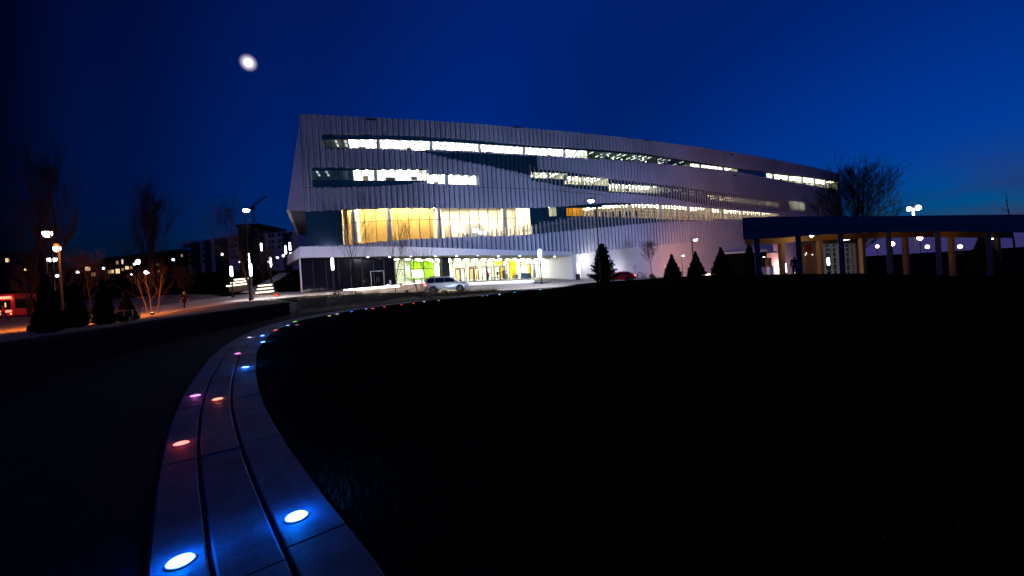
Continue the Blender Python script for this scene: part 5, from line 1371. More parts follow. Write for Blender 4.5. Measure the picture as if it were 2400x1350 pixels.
# kiosk with gridded windows behind the pavilion
def make_kiosk():
    t = thing('kiosk', 'small wood-clad glazed kiosk with gridded windows behind the pavilion', 'kiosk', on_ground(1950, 47))
    A, B = at(1880, 600, 47), at(2012, 600, 48); d = (B - A).normalized(); n = Vector((.58, .815, 0)); W = (B - A).xy.length
    z0, z1 = gz(A.x, A.y) - .6, at(1880, 565, 47).z
    def seg(mb, x0, x1, y0, y1, th=.2, off=0.0):
        p, q = on_line(x0, y1, A, B), on_line(x1, y0, A, B); xm = (x0 + x1) / 2; lo = on_line(xm, y1, A, B).z; hi = on_line(xm, y0, A, B).z
        e = [Vector((p.x, p.y, 0)) + n * off, Vector((q.x, q.y, 0)) + n * off]; e += [e[1] + n * th, e[0] + n * th]
        mb.hexa([(v.x, v.y, lo) for v in e] + [(v.x, v.y, hi) for v in e])
    w = MB()
    for r_ in ((1880, 1886, 564, 650), (1906, 1932, 564, 650), (1964, 1980, 564, 650), (2004, 2012, 564, 650), (1886, 1906, 564, 571), (1932, 1964, 562, 571), (1980, 2004, 562, 571)): seg(w, *r_)
    w.build('wall', mat('kiosk_wood', (.20, .11, .05), .75, var=.35, scale=3), t)
    c = MB(); q = [A + n * 5, B + n * 5]; c.quad((*q[0].xy, z0), (*q[1].xy, z0), (*q[1].xy, z1 + .6), (*q[0].xy, z1 + .6)); c.quad((*A.xy, z1 + .35), (*B.xy, z1 + .35), (*q[1].xy, z1 + .35), (*q[0].xy, z1 + .35)); c.build('rear_wall', mat('kiosk_inside', (.14, .16, .12), .8, var=.5, scale=1.2), t)
    for (x0, x1) in ((1932, 1964), (1980, 2004)):
        g_ = MB(); seg(g_, x0, x1, 571, 648, .03, .08); wi = g_.build('window', clear_glass('kiosk_glass', (.8, .9, .85), .12), t)
        f_ = MB(); ys = (571, 580, 590, 603, 619, 634)
        for y in ys: seg(f_, x0, x1, y - 1.2, y + 1.2, .06, .0)
        for x in (x0 + .5, (x0 + x1) / 2 + 2, x1 - .7): seg(f_, x - 1.1, x + 1.1, 571, 648, .07, -.005)
        f_.build('frame', mat('white_frame', (.72, .80, .76), .5), wi)
    g_ = MB(); seg(g_, 1886.5, 1905.5, 573, 594, .05, .06); g_.build('panel', mat('maroon_panel', (.22, .01, .02), .6), t)
    g_ = MB(); seg(g_, 1886.5, 1905.5, 594.4, 650, .05, .1); g_.build('door', mat('kiosk_door', (.16, .08, .03), .7), t)
    for (x, y) in ((1890, 593), (1888, 597), (1904, 597)):
        p = on_line(x, y, A, B, -.06); c = MB(); c.lathe(p, [(.02, -.03), (.06, 0), (.02, .03)], 8); c.build('lamp', glow('kiosk_spot', (1, .85, .7), 6), t)
    m_ = (A + B) / 2 + n * 2.5; c = MB()
    for k in range(3): c.box((A.x + (B.x - A.x) * (k + .8) / 3, A.y + 2.2, z1 - .1), (.9, .25, .08))
    c.build('ceiling_lamp', glow('kiosk_lamp', (.85, 1, .85), 9), t)
make_kiosk()
def simple_box_thing(name, label, cat, x0, x1, y0, y1, d, dep, parts, group=None):
    """a block seen between the given columns and rows; parts: (name, material, list of local boxes in fractions)"""
    a, b = at(x0, y1, d), at(x1, y1, d); top = at((x0 + x1) / 2, y0, d).z; z0 = min(gz(a.x, a.y), gz(b.x, b.y), top - .2)
    t = thing(name, label, cat, ((a.x + b.x) / 2, d, z0), 0, group); W = b.x - a.x; H = top - z0
    for pn, m_, boxes in parts:
        mb = MB()
        for (u0, u1, v0, v1, w0, w1) in boxes: mb.box((a.x + W * (u0 + u1) / 2, d + dep * (v0 + v1) / 2, z0 + H * (w0 + w1) / 2), (W * (u1 - u0), dep * (v1 - v0), H * (w1 - w0)))
        mb.build(pn, m_, t)
    return t
brick_m = mat('dark_brick', (.007, .004, .0035), .85, var=.4, scale=6, spec=.03)
simple_box_thing('brick_wing', 'dark brick low building with pale roof edge between evergreens and pavilion', 'building', 1703, 1800, 588, 645, 107, 6,
    [('wall', brick_m, [(0, 1, 0, 1, -.3, .93)]), ('roof_edge', white_m, [(-.01, 1.01, -.03, 1.02, .932, 1.0)])])
simple_box_thing('clipped_hedge', 'long black clipped hedge running behind the pavilion', 'hedge', 2016, 2500, 587, 650, 58, 3,
    [('foliage', mat('hedge_black', (.006, .008, .005), .9, var=.5), [(0, .5, 0, 1, -1.2, 1), (.5, 1, .05, 1, -1.2, .98)])])
metal_box = mat('cabinet_grey', (.25, .25, .25), .6, var=.2)
simple_box_thing('utility_cabinet', 'low grey utility cabinet seen past the first pavilion column', 'cabinet', 1781, 1803, 623, 636, 86, 1.2, [('case', metal_box, [(0, 1, 0, 1, -.2, .92)]), ('lid', pole_m, [(-.02, 1.02, -.05, 1.05, .922, 1)])])
simple_box_thing('utility_cabinet', 'small pale blue cabinet right of the low grey one', 'cabinet', 1804, 1813, 624, 636, 85, 1.0, [('case', mat('cabinet_blue', (.35, .5, .6), .6), [(0, 1, 0, 1, -.2, .9)]), ('lid', metal_box, [(-.03, 1.03, -.05, 1.05, .903, 1)])])
simple_box_thing('utility_tower', 'narrow dark brown cabinet standing behind the grey cabinets', 'cabinet', 1802, 1809.5, 604, 636, 92, 1.2, [('case', mat('cabinet_brown', (.10, .06, .04), .7), [(0, 1, 0, 1, -.2, .94)]), ('cap', pole_m, [(-.05, 1.05, -.05, 1.05, .942, 1)])])

# side canopy and lamp bracket on the library's white wall (parts of the building)
def facade_box(name, x0, x1, y0, y1, o0, o1, m_):
    (sa, za), (sb, zb_) = hit(x0, y1), hit(x1, y0); P = [fpt(sa, o1, 0), fpt(sb, o1, 0), fpt(sb, o0, 0), fpt(sa, o0, 0)]
    c = MB(); c.hexa([(p.x, p.y, za) for p in P] + [(p.x, p.y, zb_) for p in P]); return c.build(name, m_, bld)
facade_box('side_canopy', 1778, 1818, 590, 595, -.3, 2.4, mat('side_canopy_pale', (.6, .7, .7), .6))
facade_box('side_door', 1351, 1360, 617, 650, -.30, -.16, glow('lit_doorway', (1, .96, .9), .9))
facade_box('service_panel', 1559, 1565, 620, 628, -.3, -.2, white_m)
s_, z = hit(1366, 612); c = MB(); c.tube([fpt(s_, -.3, z - .3), fpt(s_, .1, z - .2), fpt(s_, .3, z + .3), fpt(s_ + .3, .35, z + .5), fpt(s_ + .55, .35, z + .3)], .04, 6); c.build('bracket', frame_m, bld)
omni(bld, fpt(s_ + .6, 2.2, z + .1), 520, (1, .97, .96), .3)
omni(bld, fpt(s_ + 9, 2.2, z - 2.0), 260, (.95, .92, 1), .3)

# ------------------------------------------------------------------ buildings in the distance
def block_building(name, label, corners, d0, d1, bays, wall_m, bay_m, windows, dep=16):
    """corners: (x0, ytop0, ybot0, x1, ytop1, ybot1)"""
    x0, t0, b0, x1, t1, b1 = corners
    A, B = at(x0, b0, d0), at(x1, b1, d1); z0 = min(A.z, B.z) - 4; zt = (at(x0, t0, d0).z, at(x1, t1, d1).z)
    t = thing(name, label, 'building', ((A.x + B.x) / 2, (A.y + B.y) / 2, min(A.z, B.z)))
    d = B - A; d.z = 0; W = d.length; d.normalize(); n = Vector((-d.y, d.x, 0))
    P = lambda u, o, z: Vector((A.x + d.x * W * u + n.x * o, A.y + d.y * W * u + n.y * o, z))
    top = lambda u: zt[0] + (zt[1] - zt[0]) * u
    def hx(mb, u0, u1, o0, o1, za, zb_):
        mb.hexa([P(u0, o0, za), P(u1, o0, za), P(u1, o1, za), P(u0, o1, za), P(u0, o0, zb_), P(u1, o0, zb_), P(u1, o1, zb_), P(u0, o1, zb_)])
    w = MB(); last = 0
    k = max(1, int(W / 14))
    for i in range(k):
        u0, u1 = i / k, (i + 1) / k; w.hexa([P(u0, 0, z0), P(u1, 0, z0), P(u1, dep, z0), P(u0, dep, z0), P(u0, 0, top(u0)), P(u1, 0, top(u1)), P(u1, dep, top(u1)), P(u0, dep, top(u0))])
    w.build('wall', wall_m, t)
    for (u0, u1) in bays:
        c = MB(); hx(c, u0, u1, -.9, -.02, z0, top((u0 + u1) / 2) - .8); c.build('bay', bay_m, t)
    for (px, py, w_, h_, m_) in windows:
        p = on_line(px, py, A, B, -.0); u = (Vector((p.x - A.x, p.y - A.y, 0)).dot(d)) / W; c = MB(); o = -.06 if not any(a - .001 <= u <= b + .001 for a, b in bays) else -.98
        hx(c, u - w_ / W / 2, u + w_ / W / 2, o, o + .05, p.z - h_ / 2, p.z + h_ / 2); wi = c.build('window', m_, t)
    return t, P, top
flat_m = mat('pale_render', (.42, .46, .55), .8, var=.12, scale=.2); bay_m = mat('dark_cladding', (.030, .028, .032), .8, var=.2)
winm = mat('black_window', (.01, .012, .016), .2, var=.2, spec=.6)
W1 = glow('lit_warm_window', (1, .70, .34), 1.1); W2 = glow('lit_dim_window', (1, .55, .22), .32); W3 = glow('lit_pale_window', (1, .85, .6), .9)
ww = []
for k, x in enumerate((434, 441, 449, 478, 486, 512, 519, 545, 553)):
    for r_ in range(4): ww.append((x, 577 - (x - 434) * .125 + r_ * 13.5, 1.1, 1.2, winm))
block_building('apartment_block', 'pale blue four-storey flats with dark bays left of the library', (427, 568, 631, 562, 549, 618), 152, 150, [(.21, .33), (.44, .52), (.62, .82)], flat_m, bay_m, ww)
ww = []
for k, x in enumerate((606, 618, 632, 640, 655, 668, 682)):
    for r_ in range(3): ww.append((x, 556 - (x - 606) * .11 + r_ * 14, 1.1, 1.3, winm))
block_building('apartment_block', 'pale blue flats behind the lanterns, next to the library corner', (600, 550, 612, 706, 538, 600), 150, 148, [(.08, .24), (.66, .80)], flat_m, bay_m, ww)
tw, P_, _ = block_building('stair_tower', 'dark square stair tower with overhanging flat cap between the pale flats', (563, 531, 614, 601, 528, 611), 147, 147, [(.25, .75)], bay_m, MATS['dark_brick'], [])
c = MB(); a, b = at(557, 530, 146), at(607, 527, 146); c.box(((a.x + b.x) / 2, 154, a.z), (b.x - a.x + 1, 18, .7)); c.build('roof', bay_m, tw)
dark_b = mat('night_brick', (.014, .011, .011), .9, var=.3)
block_building('dark_building', 'long dark building with scattered lit windows behind the garden trees', (235, 606, 668, 428, 583, 650), 138, 146, [(.3, .36), (.6, .68)], dark_b, bay_m,
    [(257, 637.5, .9, 1.0, W2), (263.5, 636.5, .7, 1.1, W1), (275, 615.5, .6, 1.1, W2), (276, 635.5, 1.0, 1.5, W1), (288, 613.5, .7, 1.5, W3), (288, 631.5, .6, .8, W2), (301, 628, .9, 1.0, W1), (308, 627, .6, .9, W2), (370, 620.5, .6, .7, W2), (426.4, 599, .5, .9, W2), (372, 636, .4, .5, W2)])
block_building('dark_building', 'lower dark building at left with two lit windows over a small reddish tree', (152, 630, 672, 236, 616, 664), 128, 132, [(.4, .5)], dark_b, bay_m, [(205.5, 630, 1.1, 1.2, W1), (219, 643, .9, 1.1, W2)])
block_building('dark_building', 'dark building at the left edge with one lit double window', (-60, 600, 690, 27, 590, 684), 110, 112, [(.3, .36)], dark_b, bay_m, [(16, 610, .5, 1.0, W1), (20.5, 610, .3, .9, W2)])
# tower crane, rods on the roofs
c0 = at(596, 545, 250); t = thing('tower_crane', 'thin tower crane with raised jib behind the stair tower', 'crane', (c0.x, c0.y, c0.z))
c = MB(); m0, m1 = at(597, 560, 250), at(599.5, 484, 250)
for s_ in (-.5, .5): c.tube([m0 + Vector((s_, 0, 0)), Vector((m0.x + s_, m0.y, m1.z))], .18, 4)
for k in range(8):
    za, zb_ = m0.z + (m1.z - m0.z) * k / 8, m0.z + (m1.z - m0.z) * (k + 1) / 8; c.tube([(m0.x - .5, m0.y, za), (m0.x + .5, m0.y, zb_)], .09, 3)
c.build('mast', bay_m, t)
c = MB(); j0, j1 = Vector((m0.x, m0.y, m1.z)), at(626, 458, 250)
c.tube([j0, j1], .30, 4); c.tube([j0 + Vector((0, 0, 1.2)), j0.lerp(j1, .6) + Vector((0, 0, .9)), j1], .14, 4)
for k in range(9): a = j0.lerp(j1, k / 10); c.tube([a, j0.lerp(j1, (k + .5) / 10) + Vector((0, 0, 1.0 * (1 - k / 10)))], .08, 3)
c.tube([j0, j0 + (j0 - j1) * .18], .3, 4); c.build('jib', bay_m, t)
c = MB(); c.box(tuple(j0 + Vector((0, 0, -.8))), (1.8, 1.6, 1.8)); c.build('cab', bay_m, t)
# ------------------------------------------------------------------ vehicles
def loft(sections):
    """sections of equal-length point rings, closed round and at both ends"""
    mb = MB(); n = len(sections[0]); vs_ = [p for s_ in sections for p in s_]; fs = []
    for i in range(len(sections) - 1):
        for k in range(n): fs.append((i * n + k, i * n + (k + 1) % n, (i + 1) * n + (k + 1) % n, (i + 1) * n + k))
    fs.append(tuple(range(n - 1, -1, -1))); o = (len(sections) - 1) * n; fs.append(tuple(o + k for k in range(n))); mb.add(vs_, fs); return mb
tyre_m = mat('tyre', (.012, .012, .012), .9); rim_m = mat('alloy', (.45, .45, .47), .3, metal=.9, var=.05)
carglass = mat('car_glass', (.008, .010, .012), .05, var=.1, spec=.8)
def make_car(name, label, loc, rz, paint, L, H, W, body, cab, belt, wheels, wr, lit_tail=True, roof_rack=False):
    t = thing(name, label, 'car', loc, rz)
    with local_parts():
        sec = []
        for (x, lo, hi) in body:
            w = W / 2 * (.86 if abs(x) > L / 2 - .12 else (.95 if abs(x) > L / 2 - .45 else 1.0))
            sec.append([(x, -w * .90, lo), (x, -w, lo + (hi - lo) * .30), (x, -w, lo + (hi - lo) * .70), (x, -w * .955, hi - .03), (x, -w * .80, hi), (x, w * .80, hi), (x, w * .955, hi - .03), (x, w, lo + (hi - lo) * .70), (x, w, lo + (hi - lo) * .30), (x, w * .90, lo)])
        loft(sec).build('body', paint, t)
        # greenhouse
        sec = []
        for (x, zb, zt) in cab:
            wb, wt = W / 2 * .93, W / 2 * .74; sec.append([(x, -wb, zb), (x, -wt - .03, zt - .07), (x, -wt + .08, zt), (x, wt - .08, zt), (x, wt + .03, zt - .07), (x, wb, zb)])
        loft(sec).build('cabin', paint, t)
        side = lambda x, z, sgn: (x, sgn * (W / 2 * .93 + (W / 2 * (.74 - .93) + .03) * (z - belt) / (H - .07 - belt) + .008), z)
        top = lambda x: float(np.interp(x, [c[0] for c in cab], [c[2] for c in cab])) - .14
        xs = [c[0] for c in cab]
        for sgn in (-1, 1):
            a, b = xs[1] + .12, xs[-1] - .25; cuts = [a, a + (b - a) * .27, a + (b - a) * .60, b]
            for k in range(3):
                u0, u1 = cuts[k] + .03, cuts[k + 1] - .03; zt0, zt1 = max(belt + .06, top(u0)), max(belt + .06, top(u1)); g_ = MB()
                m_ = 4
                for j in range(m_):
                    e0, e1 = u0 + (u1 - u0) * j / m_, u0 + (u1 - u0) * (j + 1) / m_
                    g_.quad(side(e0, belt + .03, sgn), side(e1, belt + .03, sgn), side(e1, max(belt + .05, top(e1)), sgn), side(e0, max(belt + .05, top(e0)), sgn))
                g_.build('window', carglass, t)
            for k in (1, 2):
                h_ = MB(); x = cuts[k] - .0; h_.box((x - .12, sgn * (W / 2 + .012), belt - .16), (.18, .03, .04)); h_.build('handle', rim_m, t)
            mr = MB(); mr.box((cuts[3] - .05, sgn * (W / 2 + .06), belt + .08), (.16, .22, .14)); mr.build('mirror', paint, t)
            for x in wheels:
                ar = MB(); ar.tube([(x, sgn * (W / 2 - .30), wr), (x, sgn * (W / 2 + .006), wr)], wr * 1.16, 20); ar.build('wheel_arch', tyre_m, t)
                wh = MB(); wh.tube([(x, sgn * (W / 2 - .2), wr), (x, sgn * (W / 2 + .02), wr)], wr, 22); w_ = wh.build('wheel', tyre_m, t)
                rm = MB(); 
                for q in range(5):
                    a = 2 * math.pi * q / 5; rm.tube([(x, sgn * (W / 2 + .028), wr), (x + math.cos(a) * wr * .66, sgn * (W / 2 + .028), wr + math.sin(a) * wr * .66)], wr * .10, 5)
                rm.torus((x, sgn * (W / 2 + .024), wr), wr * .66, wr * .06, (0, 1, 0), 20, 5); rm.build('rim', rim_m, w_)
        # screens
        g_ = MB(); f0, f1 = cab[-1], cab[-3]; wb, wt = W / 2 * .84, W / 2 * .68
        ex = .02; g_.quad((f0[0] - .12 + ex, -wb, belt + .08), (f0[0] - .12 + ex, wb, belt + .08), (f1[0] + ex + .02, wt, f1[2] - .05), (f1[0] + ex + .02, -wt, f1[2] - .05)); g_.build('windscreen', carglass, t)
        r0, r1 = cab[0], cab[1]
        for sgn in (-1, 1):
            hl = MB(); hl.box((body[-1][0] - .10, sgn * W / 2 * .80, body[-2][2] - .16), (.26, .30, .13)); hl.build('headlight', glow('headlamp', (1, .8, .6), 1.4), t)
            tl = MB(); tl.box((body[0][0] + .10, sgn * W / 2 * .86, body[1][2] - .12), (.24, .22, .2)); tl.build('taillight', glow('tail_red_lit', (1, .10, .03), 4.0), t)
        bp = MB(); bp.box((body[0][0] - .01, 0, .42), (.12, W * .84, .14)); bp.build('bumper', mat('bumper_dark', (.03, .03, .035), .6), t)
        if roof_rack:
            for sgn in (-1, 1):
                r_ = MB(); r_.tube([(xs[1] + .4, sgn * W / 2 * .66, H - .01), (xs[1] + .5, sgn * W / 2 * .66, H + .05), (.35, sgn * W / 2 * .66, H + .05), (.5, sgn * W / 2 * .66, H - .03)], .02, 5); r_.build('roof_rail', pole_m, t)
    return t
silver = mat('silver_paint', (.60, .62, .66), .3, metal=.15, var=.05, coat=.5); red_p = mat('red_paint', (.36, .008, .014), .22, metal=.15, var=.08, coat=.6)
p = on_ground(1050, 47.6)
make_car('parked_car', 'silver estate SUV with red taillight in front of the glass entrance', p, R(2), silver, 4.95, 1.80, 1.92,
    [(-2.47, .54, 1.02), (-2.38, .44, 1.10), (-1.9, .34, 1.12), (.6, .32, 1.12), (1.25, .32, 1.12), (2.0, .36, 1.07), (2.34, .40, 1.01), (2.47, .46, .86)],
    [(-2.42, 1.04, 1.14), (-2.24, 1.06, 1.68), (-1.6, 1.07, 1.79), (-.1, 1.07, 1.80), (.45, 1.07, 1.73), (.85, 1.07, 1.48), (1.28, 1.06, 1.13)], 1.10, (-1.48, 1.42), .37, roof_rack=True)
p = on_ground(1452, 62)
make_car('parked_car', 'red hatchback with glowing taillight partly hidden by the spruce', p, R(180), red_p, 4.35, 1.46, 1.75,
    [(-2.17, .48, .86), (-2.05, .36, .95), (-1.5, .26, .98), (.5, .25, .94), (1.2, .25, .90), (1.75, .28, .80), (2.05, .32, .70), (2.17, .4, .58)],
    [(-1.98, .90, .98), (-1.25, .92, 1.38), (-.6, .92, 1.46), (.0, .92, 1.45), (.35, .92, 1.36), (.75, .92, 1.16), (1.25, .90, .95)], .95, (-1.32, 1.32), .32)
p = on_ground(1905, 60); p.z = at(1905, 640, 60).z - .4
make_car('parked_car', 'dark red car with glowing orange lamp below the maroon kiosk panel', p, R(180), red_p, 4.2, 1.46, 1.75,
    [(-2.1, .48, .86), (-2.0, .36, .95), (-1.5, .26, .98), (.5, .25, .94), (1.2, .25, .90), (1.75, .28, .80), (2.0, .32, .70), (2.1, .4, .58)],
    [(-1.95, .90, .98), (-1.25, .92, 1.38), (-.6, .92, 1.46), (.0, .92, 1.45), (.35, .92, 1.36), (.75, .92, 1.16), (1.25, .90, .95)], .95, (-1.32, 1.32), .32)
def make_bus():
    b = on_ground(62, 51); b.z = at(62, 745, 51).z; t = thing('bus', 'red and white city bus with lit front at the left edge', 'bus', (b.x, b.y, b.z)); L, W, H = 11.5, 2.5, 2.95
    with local_parts():
        lowm = mat('bus_white', (.62, .55, .52), .4, var=.08, coat=.4); redm = mat('bus_red', (.55, .03, .02), .35, var=.1, coat=.4)
        sec = [[(x, -w, .35), (x, -w, H - .25), (x, -w * .9, H - .04), (x, w * .9, H - .04), (x, w, H - .25), (x, w, .35)] for x, w in ((-L, W / 2), (-L + .2, W / 2), (-2.0, W / 2))]
        loft(sec).build('body', lowm, t)
        sec = [[(x, -w, lo), (x, -w, H - .22), (x, -w * .88, H), (x, w * .88, H), (x, w, H - .22), (x, w, lo)] for x, w, lo in ((-1.998, W / 2 + .012, .35), (-.35, W / 2 + .012, .35), (0, W / 2 * .95, .42))]
        loft(sec).build('front_section', redm, t)
        g_ = MB()
        for k in range(6): x0 = -L + .4 + k * 1.5; g_.quad((x0, -W / 2 - .006, 1.35), (x0 + 1.4, -W / 2 - .006, 1.35), (x0 + 1.4, -W / 2 - .006, 2.25), (x0, -W / 2 - .006, 2.25))
        g_.build('window', carglass, t)
        g_ = MB(); g_.quad((-1.85, -W / 2 - .02, 1.15), (-.30, -W / 2 - .02, 1.15), (-.30, -W / 2 - .02, 2.20), (-1.85, -W / 2 - .02, 2.20)); g_.build('window', carglass, t)
        g_ = MB(); g_.quad((.008, -W / 2 * .85, 1.2), (.008, W / 2 * .85, 1.2), (.008, W / 2 * .85, 2.35), (.008, -W / 2 * .85, 2.35)); g_.build('windscreen', carglass, t)
        g_ = MB(); g_.box((-.95, -W / 2 - .02, 2.53), (1.5, .03, .30)); g_.build('destination_sign', glow('bus_sign', (1, .30, .16), 1.6), t)
        g_ = MB(); g_.box((-.95, -W / 2 - .02, .93), (1.45, .03, .26)); g_.build('marker_light', glow('bus_marker', (1, .26, .14), 1.5), t)
        for z, x in ((.62, -.35), (.62, -1.5)): g_ = MB(); g_.box((x, -W / 2 - .02, z), (.2, .03, .14)); g_.build('headlight', glow('bus_lamp', (1, .35, .2), 2.5), t)
        g_ = MB(); g_.box((-.9, -W / 2 - .035, 1.68), (.12, .02, .5)); g_.build('driver_lamp', glow('bus_inside', (1, .55, .08), 1.4), t)
        for x in (-2.7, -8.8):
            for sg in (-1, 1): w_ = MB(); w_.tube([(x, sg * (W / 2 - .28), .48), (x, sg * (W / 2 + .016), .48)], .48, 20); o = w_.build('wheel', tyre_m, t); r_ = MB(); r_.tube([(x, sg * (W / 2 + .017), .48), (x, sg * (W / 2 + .03), .48)], .24, 14); r_.build('rim', rim_m, o)
        d_ = MB(); d_.quad((-4.6, -W / 2 - .007, .45), (-3.4, -W / 2 - .007, .45), (-3.4, -W / 2 - .007, 1.3), (-4.6, -W / 2 - .007, 1.3)); d_.build('door', mat('bus_door', (.05, .03, .03), .4), t)
    omni(t, Vector((b.x - 1.0, b.y - 2.6, b.z + 2.4)), 60, (1, .18, .06), .3)
make_bus()

# ------------------------------------------------------------------ people
skin_m = mat('skin', (.42, .25, .18), .6, var=.08)
def skin_mesh(name, V, E, Rr, material, parent, root=0):
    me = bpy.data.meshes.new(name); me.from_pydata([tuple(v) for v in V], E, []); me.materials.append(material)
    o = bpy.data.objects.new(name, me); COL.objects.link(o); o.parent = parent
    md = o.modifiers.new('skin', 'SKIN'); md.use_smooth_shade = True
    for i, sv in enumerate(me.skin_vertices[0].data): sv.radius = (Rr[i], Rr[i]); sv.use_root = (i == root)
    sb = o.modifiers.new('smooth', 'SUBSURF'); sb.levels = 1; sb.render_levels = 1
    return o
def person(label, foot, height, rz, jacket, trousers, pose='stand', hair=(.03, .02, .015), holds=None):
    t = thing('person', label, 'person', foot, rz); k = height / 1.75; rng = random.Random(label)
    hip, kn = .92, .50
    if pose == 'walk': sL, sR = .30, -.30
    else: sL, sR = .03, -.02
    # local axes: facing -Y, x to the side
    J = {'pel': (0, 0, .95), 'spi': (0, .01, 1.12), 'che': (0, .0, 1.32), 'neck': (0, -.005, 1.50), 'head': (0, -.02, 1.60), 'crown': (0, -.015, 1.70)}
    for sd, sx, st in (('l', -1, sL), ('r', 1, sR)):
        J['hip' + sd] = (.10 * sx, 0, .90); J['kn' + sd] = (.105 * sx, -st * .55 - .02, .50); J['an' + sd] = (.11 * sx, -st + (.06 if pose == 'walk' and st < 0 else 0), .09 + (.05 if pose == 'walk' and st < 0 else 0)); J['to' + sd] = (.12 * sx, J['an' + sd][1] - .17, .035)
        J['sh' + sd] = (.19 * sx, 0, 1.42)
        if pose == 'fold' or (pose == 'hold' and sx > 0): J['el' + sd] = (.25 * sx, .0, 1.14); J['wr' + sd] = (.12 * sx, -.22, 1.18); hd = Vector((-.5 * sx, -.8, .2)).normalized()
        else: J['el' + sd] = (.26 * sx, .02 + st * .3, 1.13); J['wr' + sd] = (.27 * sx, -.05 + st * .5, .89); hd = Vector((0, -.15, -1)).normalized()
        J['hd' + sd] = hd
    with local_parts():
        V = []; E = []; Rr = []; ix = {}
        def add(n, p, r_, par=None):
            V.append(Vector(p) * k); Rr.append(r_ * k); ix[n] = len(V) - 1
            if par is not None: E.append((ix[par], ix[n]))
        add('pel', J['pel'], .135); add('spi', J['spi'], .115, 'pel'); add('che', J['che'], .135, 'spi'); add('neck', J['neck'], .055, 'che'); add('head', J['head'], .085, 'neck'); add('crown', J['crown'], .075, 'head')
        for sd in 'lr':
            add('hip' + sd, J['hip' + sd], .088, 'pel'); add('kn' + sd, J['kn' + sd], .058, 'hip' + sd); add('an' + sd, J['an' + sd], .040, 'kn' + sd); add('to' + sd, J['to' + sd], .034, 'an' + sd)
            add('sh' + sd, J['sh' + sd], .060, 'che'); add('el' + sd, J['el' + sd], .043, 'sh' + sd); add('wr' + sd, J['wr' + sd], .030, 'el' + sd)
            h0 = Vector(J['wr' + sd]); hd = J['hd' + sd]; sdv = hd.cross(Vector((1, 0, 0) if abs(hd.x) < .7 else (0, 1, 0))).normalized()
            add('palm' + sd, h0 + hd * .075, .032, 'wr' + sd)
            for q, fl in enumerate((.062, .075, .070, .055)):
                o = sdv * (q - 1.5) * .017; a = h0 + hd * .10 + o; add('f%d%s' % (q, sd), a, .0095, 'palm' + sd); add('g%d%s' % (q, sd), a + hd * fl * .55 + Vector((0, .004, 0)), .0085, 'f%d%s' % (q, sd)); add('h%d%s' % (q, sd), a + hd * fl + Vector((0, .018, 0)), .007, 'g%d%s' % (q, sd))
            a = h0 + hd * .05 - sdv * .035; add('t0' + sd, a, .011, 'palm' + sd); add('t1' + sd, a + hd * .035 - sdv * .02, .0095, 't0' + sd); add('t2' + sd, a + hd * .062 - sdv * .022, .008, 't1' + sd)
        body = skin_mesh('person_body', V, E, Rr, skin_m, t)
        fc = MB()   # nose and ears sit on the head, part of the face
        for c_, s_ in (((0, -.115, 1.615), (.022, .03, .035)), ((-.086, -.015, 1.61), (.015, .03, .05)), ((.086, -.015, 1.61), (.015, .03, .05))): fc.box(tuple(Vector(c_) * k), tuple(Vector(s_) * k))
        fc.build('face', skin_m, t)
        V, E, Rr, ix = [], [], [], {}
        add('pel', (0, 0, .88), .150); add('spi', J['spi'], .145, 'pel'); add('che', (0, .005, 1.34), .160, 'spi'); add('col', (0, 0, 1.49), .072, 'che')
        for sd in 'lr': add('sh' + sd, J['sh' + sd], .078, 'che'); add('el' + sd, J['el' + sd], .060, 'sh' + sd); add('wr' + sd, Vector(J['wr' + sd]).lerp(Vector(J['el' + sd]), .05), .046, 'el' + sd)
        skin_mesh('jacket', V, E, Rr, jacket, t)
        V, E, Rr, ix = [], [], [], {}
        add('pel', (0, 0, .93), .140)
        for sd in 'lr': add('hip' + sd, J['hip' + sd], .104, 'pel'); add('kn' + sd, J['kn' + sd], .074, 'hip' + sd); add('an' + sd, J['an' + sd], .056, 'kn' + sd)
        skin_mesh('trousers', V, E, Rr, trousers, t)
        for sd in 'lr':
            s_ = MB(); a = Vector(J['an' + sd]); s_.tube([(a + Vector((0, .05, -.045))) * k, (a + Vector((0, -.04, -.035))) * k, (a + Vector((0, -.13, -.05))) * k, (a + Vector((0, -.20, -.055))) * k], [.036 * k, .048 * k, .044 * k, .028 * k], 8); s_.build('shoe', tyre_m, t, smooth=True)
        h_ = MB(); n = 7; h_.lathe((0, .008 * k, 1.60 * k), [(.092 * k * math.cos(q), .125 * k * math.sin(q)) for q in [(.05 + 1.5 * i / n) for i in range(n + 1)]], 14); h_.build('hair', mat('hair_dark', hair, .8), t, smooth=True)
    return t
def cloth(n, c): return mat(n, c, .9, var=.2, scale=12)
black_c, navy = cloth('black_cloth', (.008, .008, .010)), cloth('navy_cloth', (.012, .016, .035))
def at_lobby(px, yfoot, off):
    p = on_line(px, yfoot, GA, GB, off); q = Vector((p.x - GA.x, p.y - GA.y, 0)).dot(LD); p.z = max(LZB(q) - .02, gz(p.x, p.y) + .08)
    return p
def hgt(px, ytop, foot): return at(px, ytop, foot.y).z - foot.z
p = at_lobby(1145, 660, -.55); p.z = max(p.z, gz(p.x, p.y) + .02); person('person in a magenta jacket standing at the entrance doors', p, max(1.6, min(1.95, hgt(1145, 637, p))), 0, cloth('magenta_cloth', (.24, .010, .075)), navy)
p = at_lobby(1167.5, 659, 1.2); person('person in black behind the glass door right of the magenta jacket', p, 1.72, R(40), black_c, black_c, 'walk')
p = at_lobby(1181, 658, .8); person('tall person in black at the rightmost door before the yellow panel', p, 1.9, R(-20), black_c, black_c)
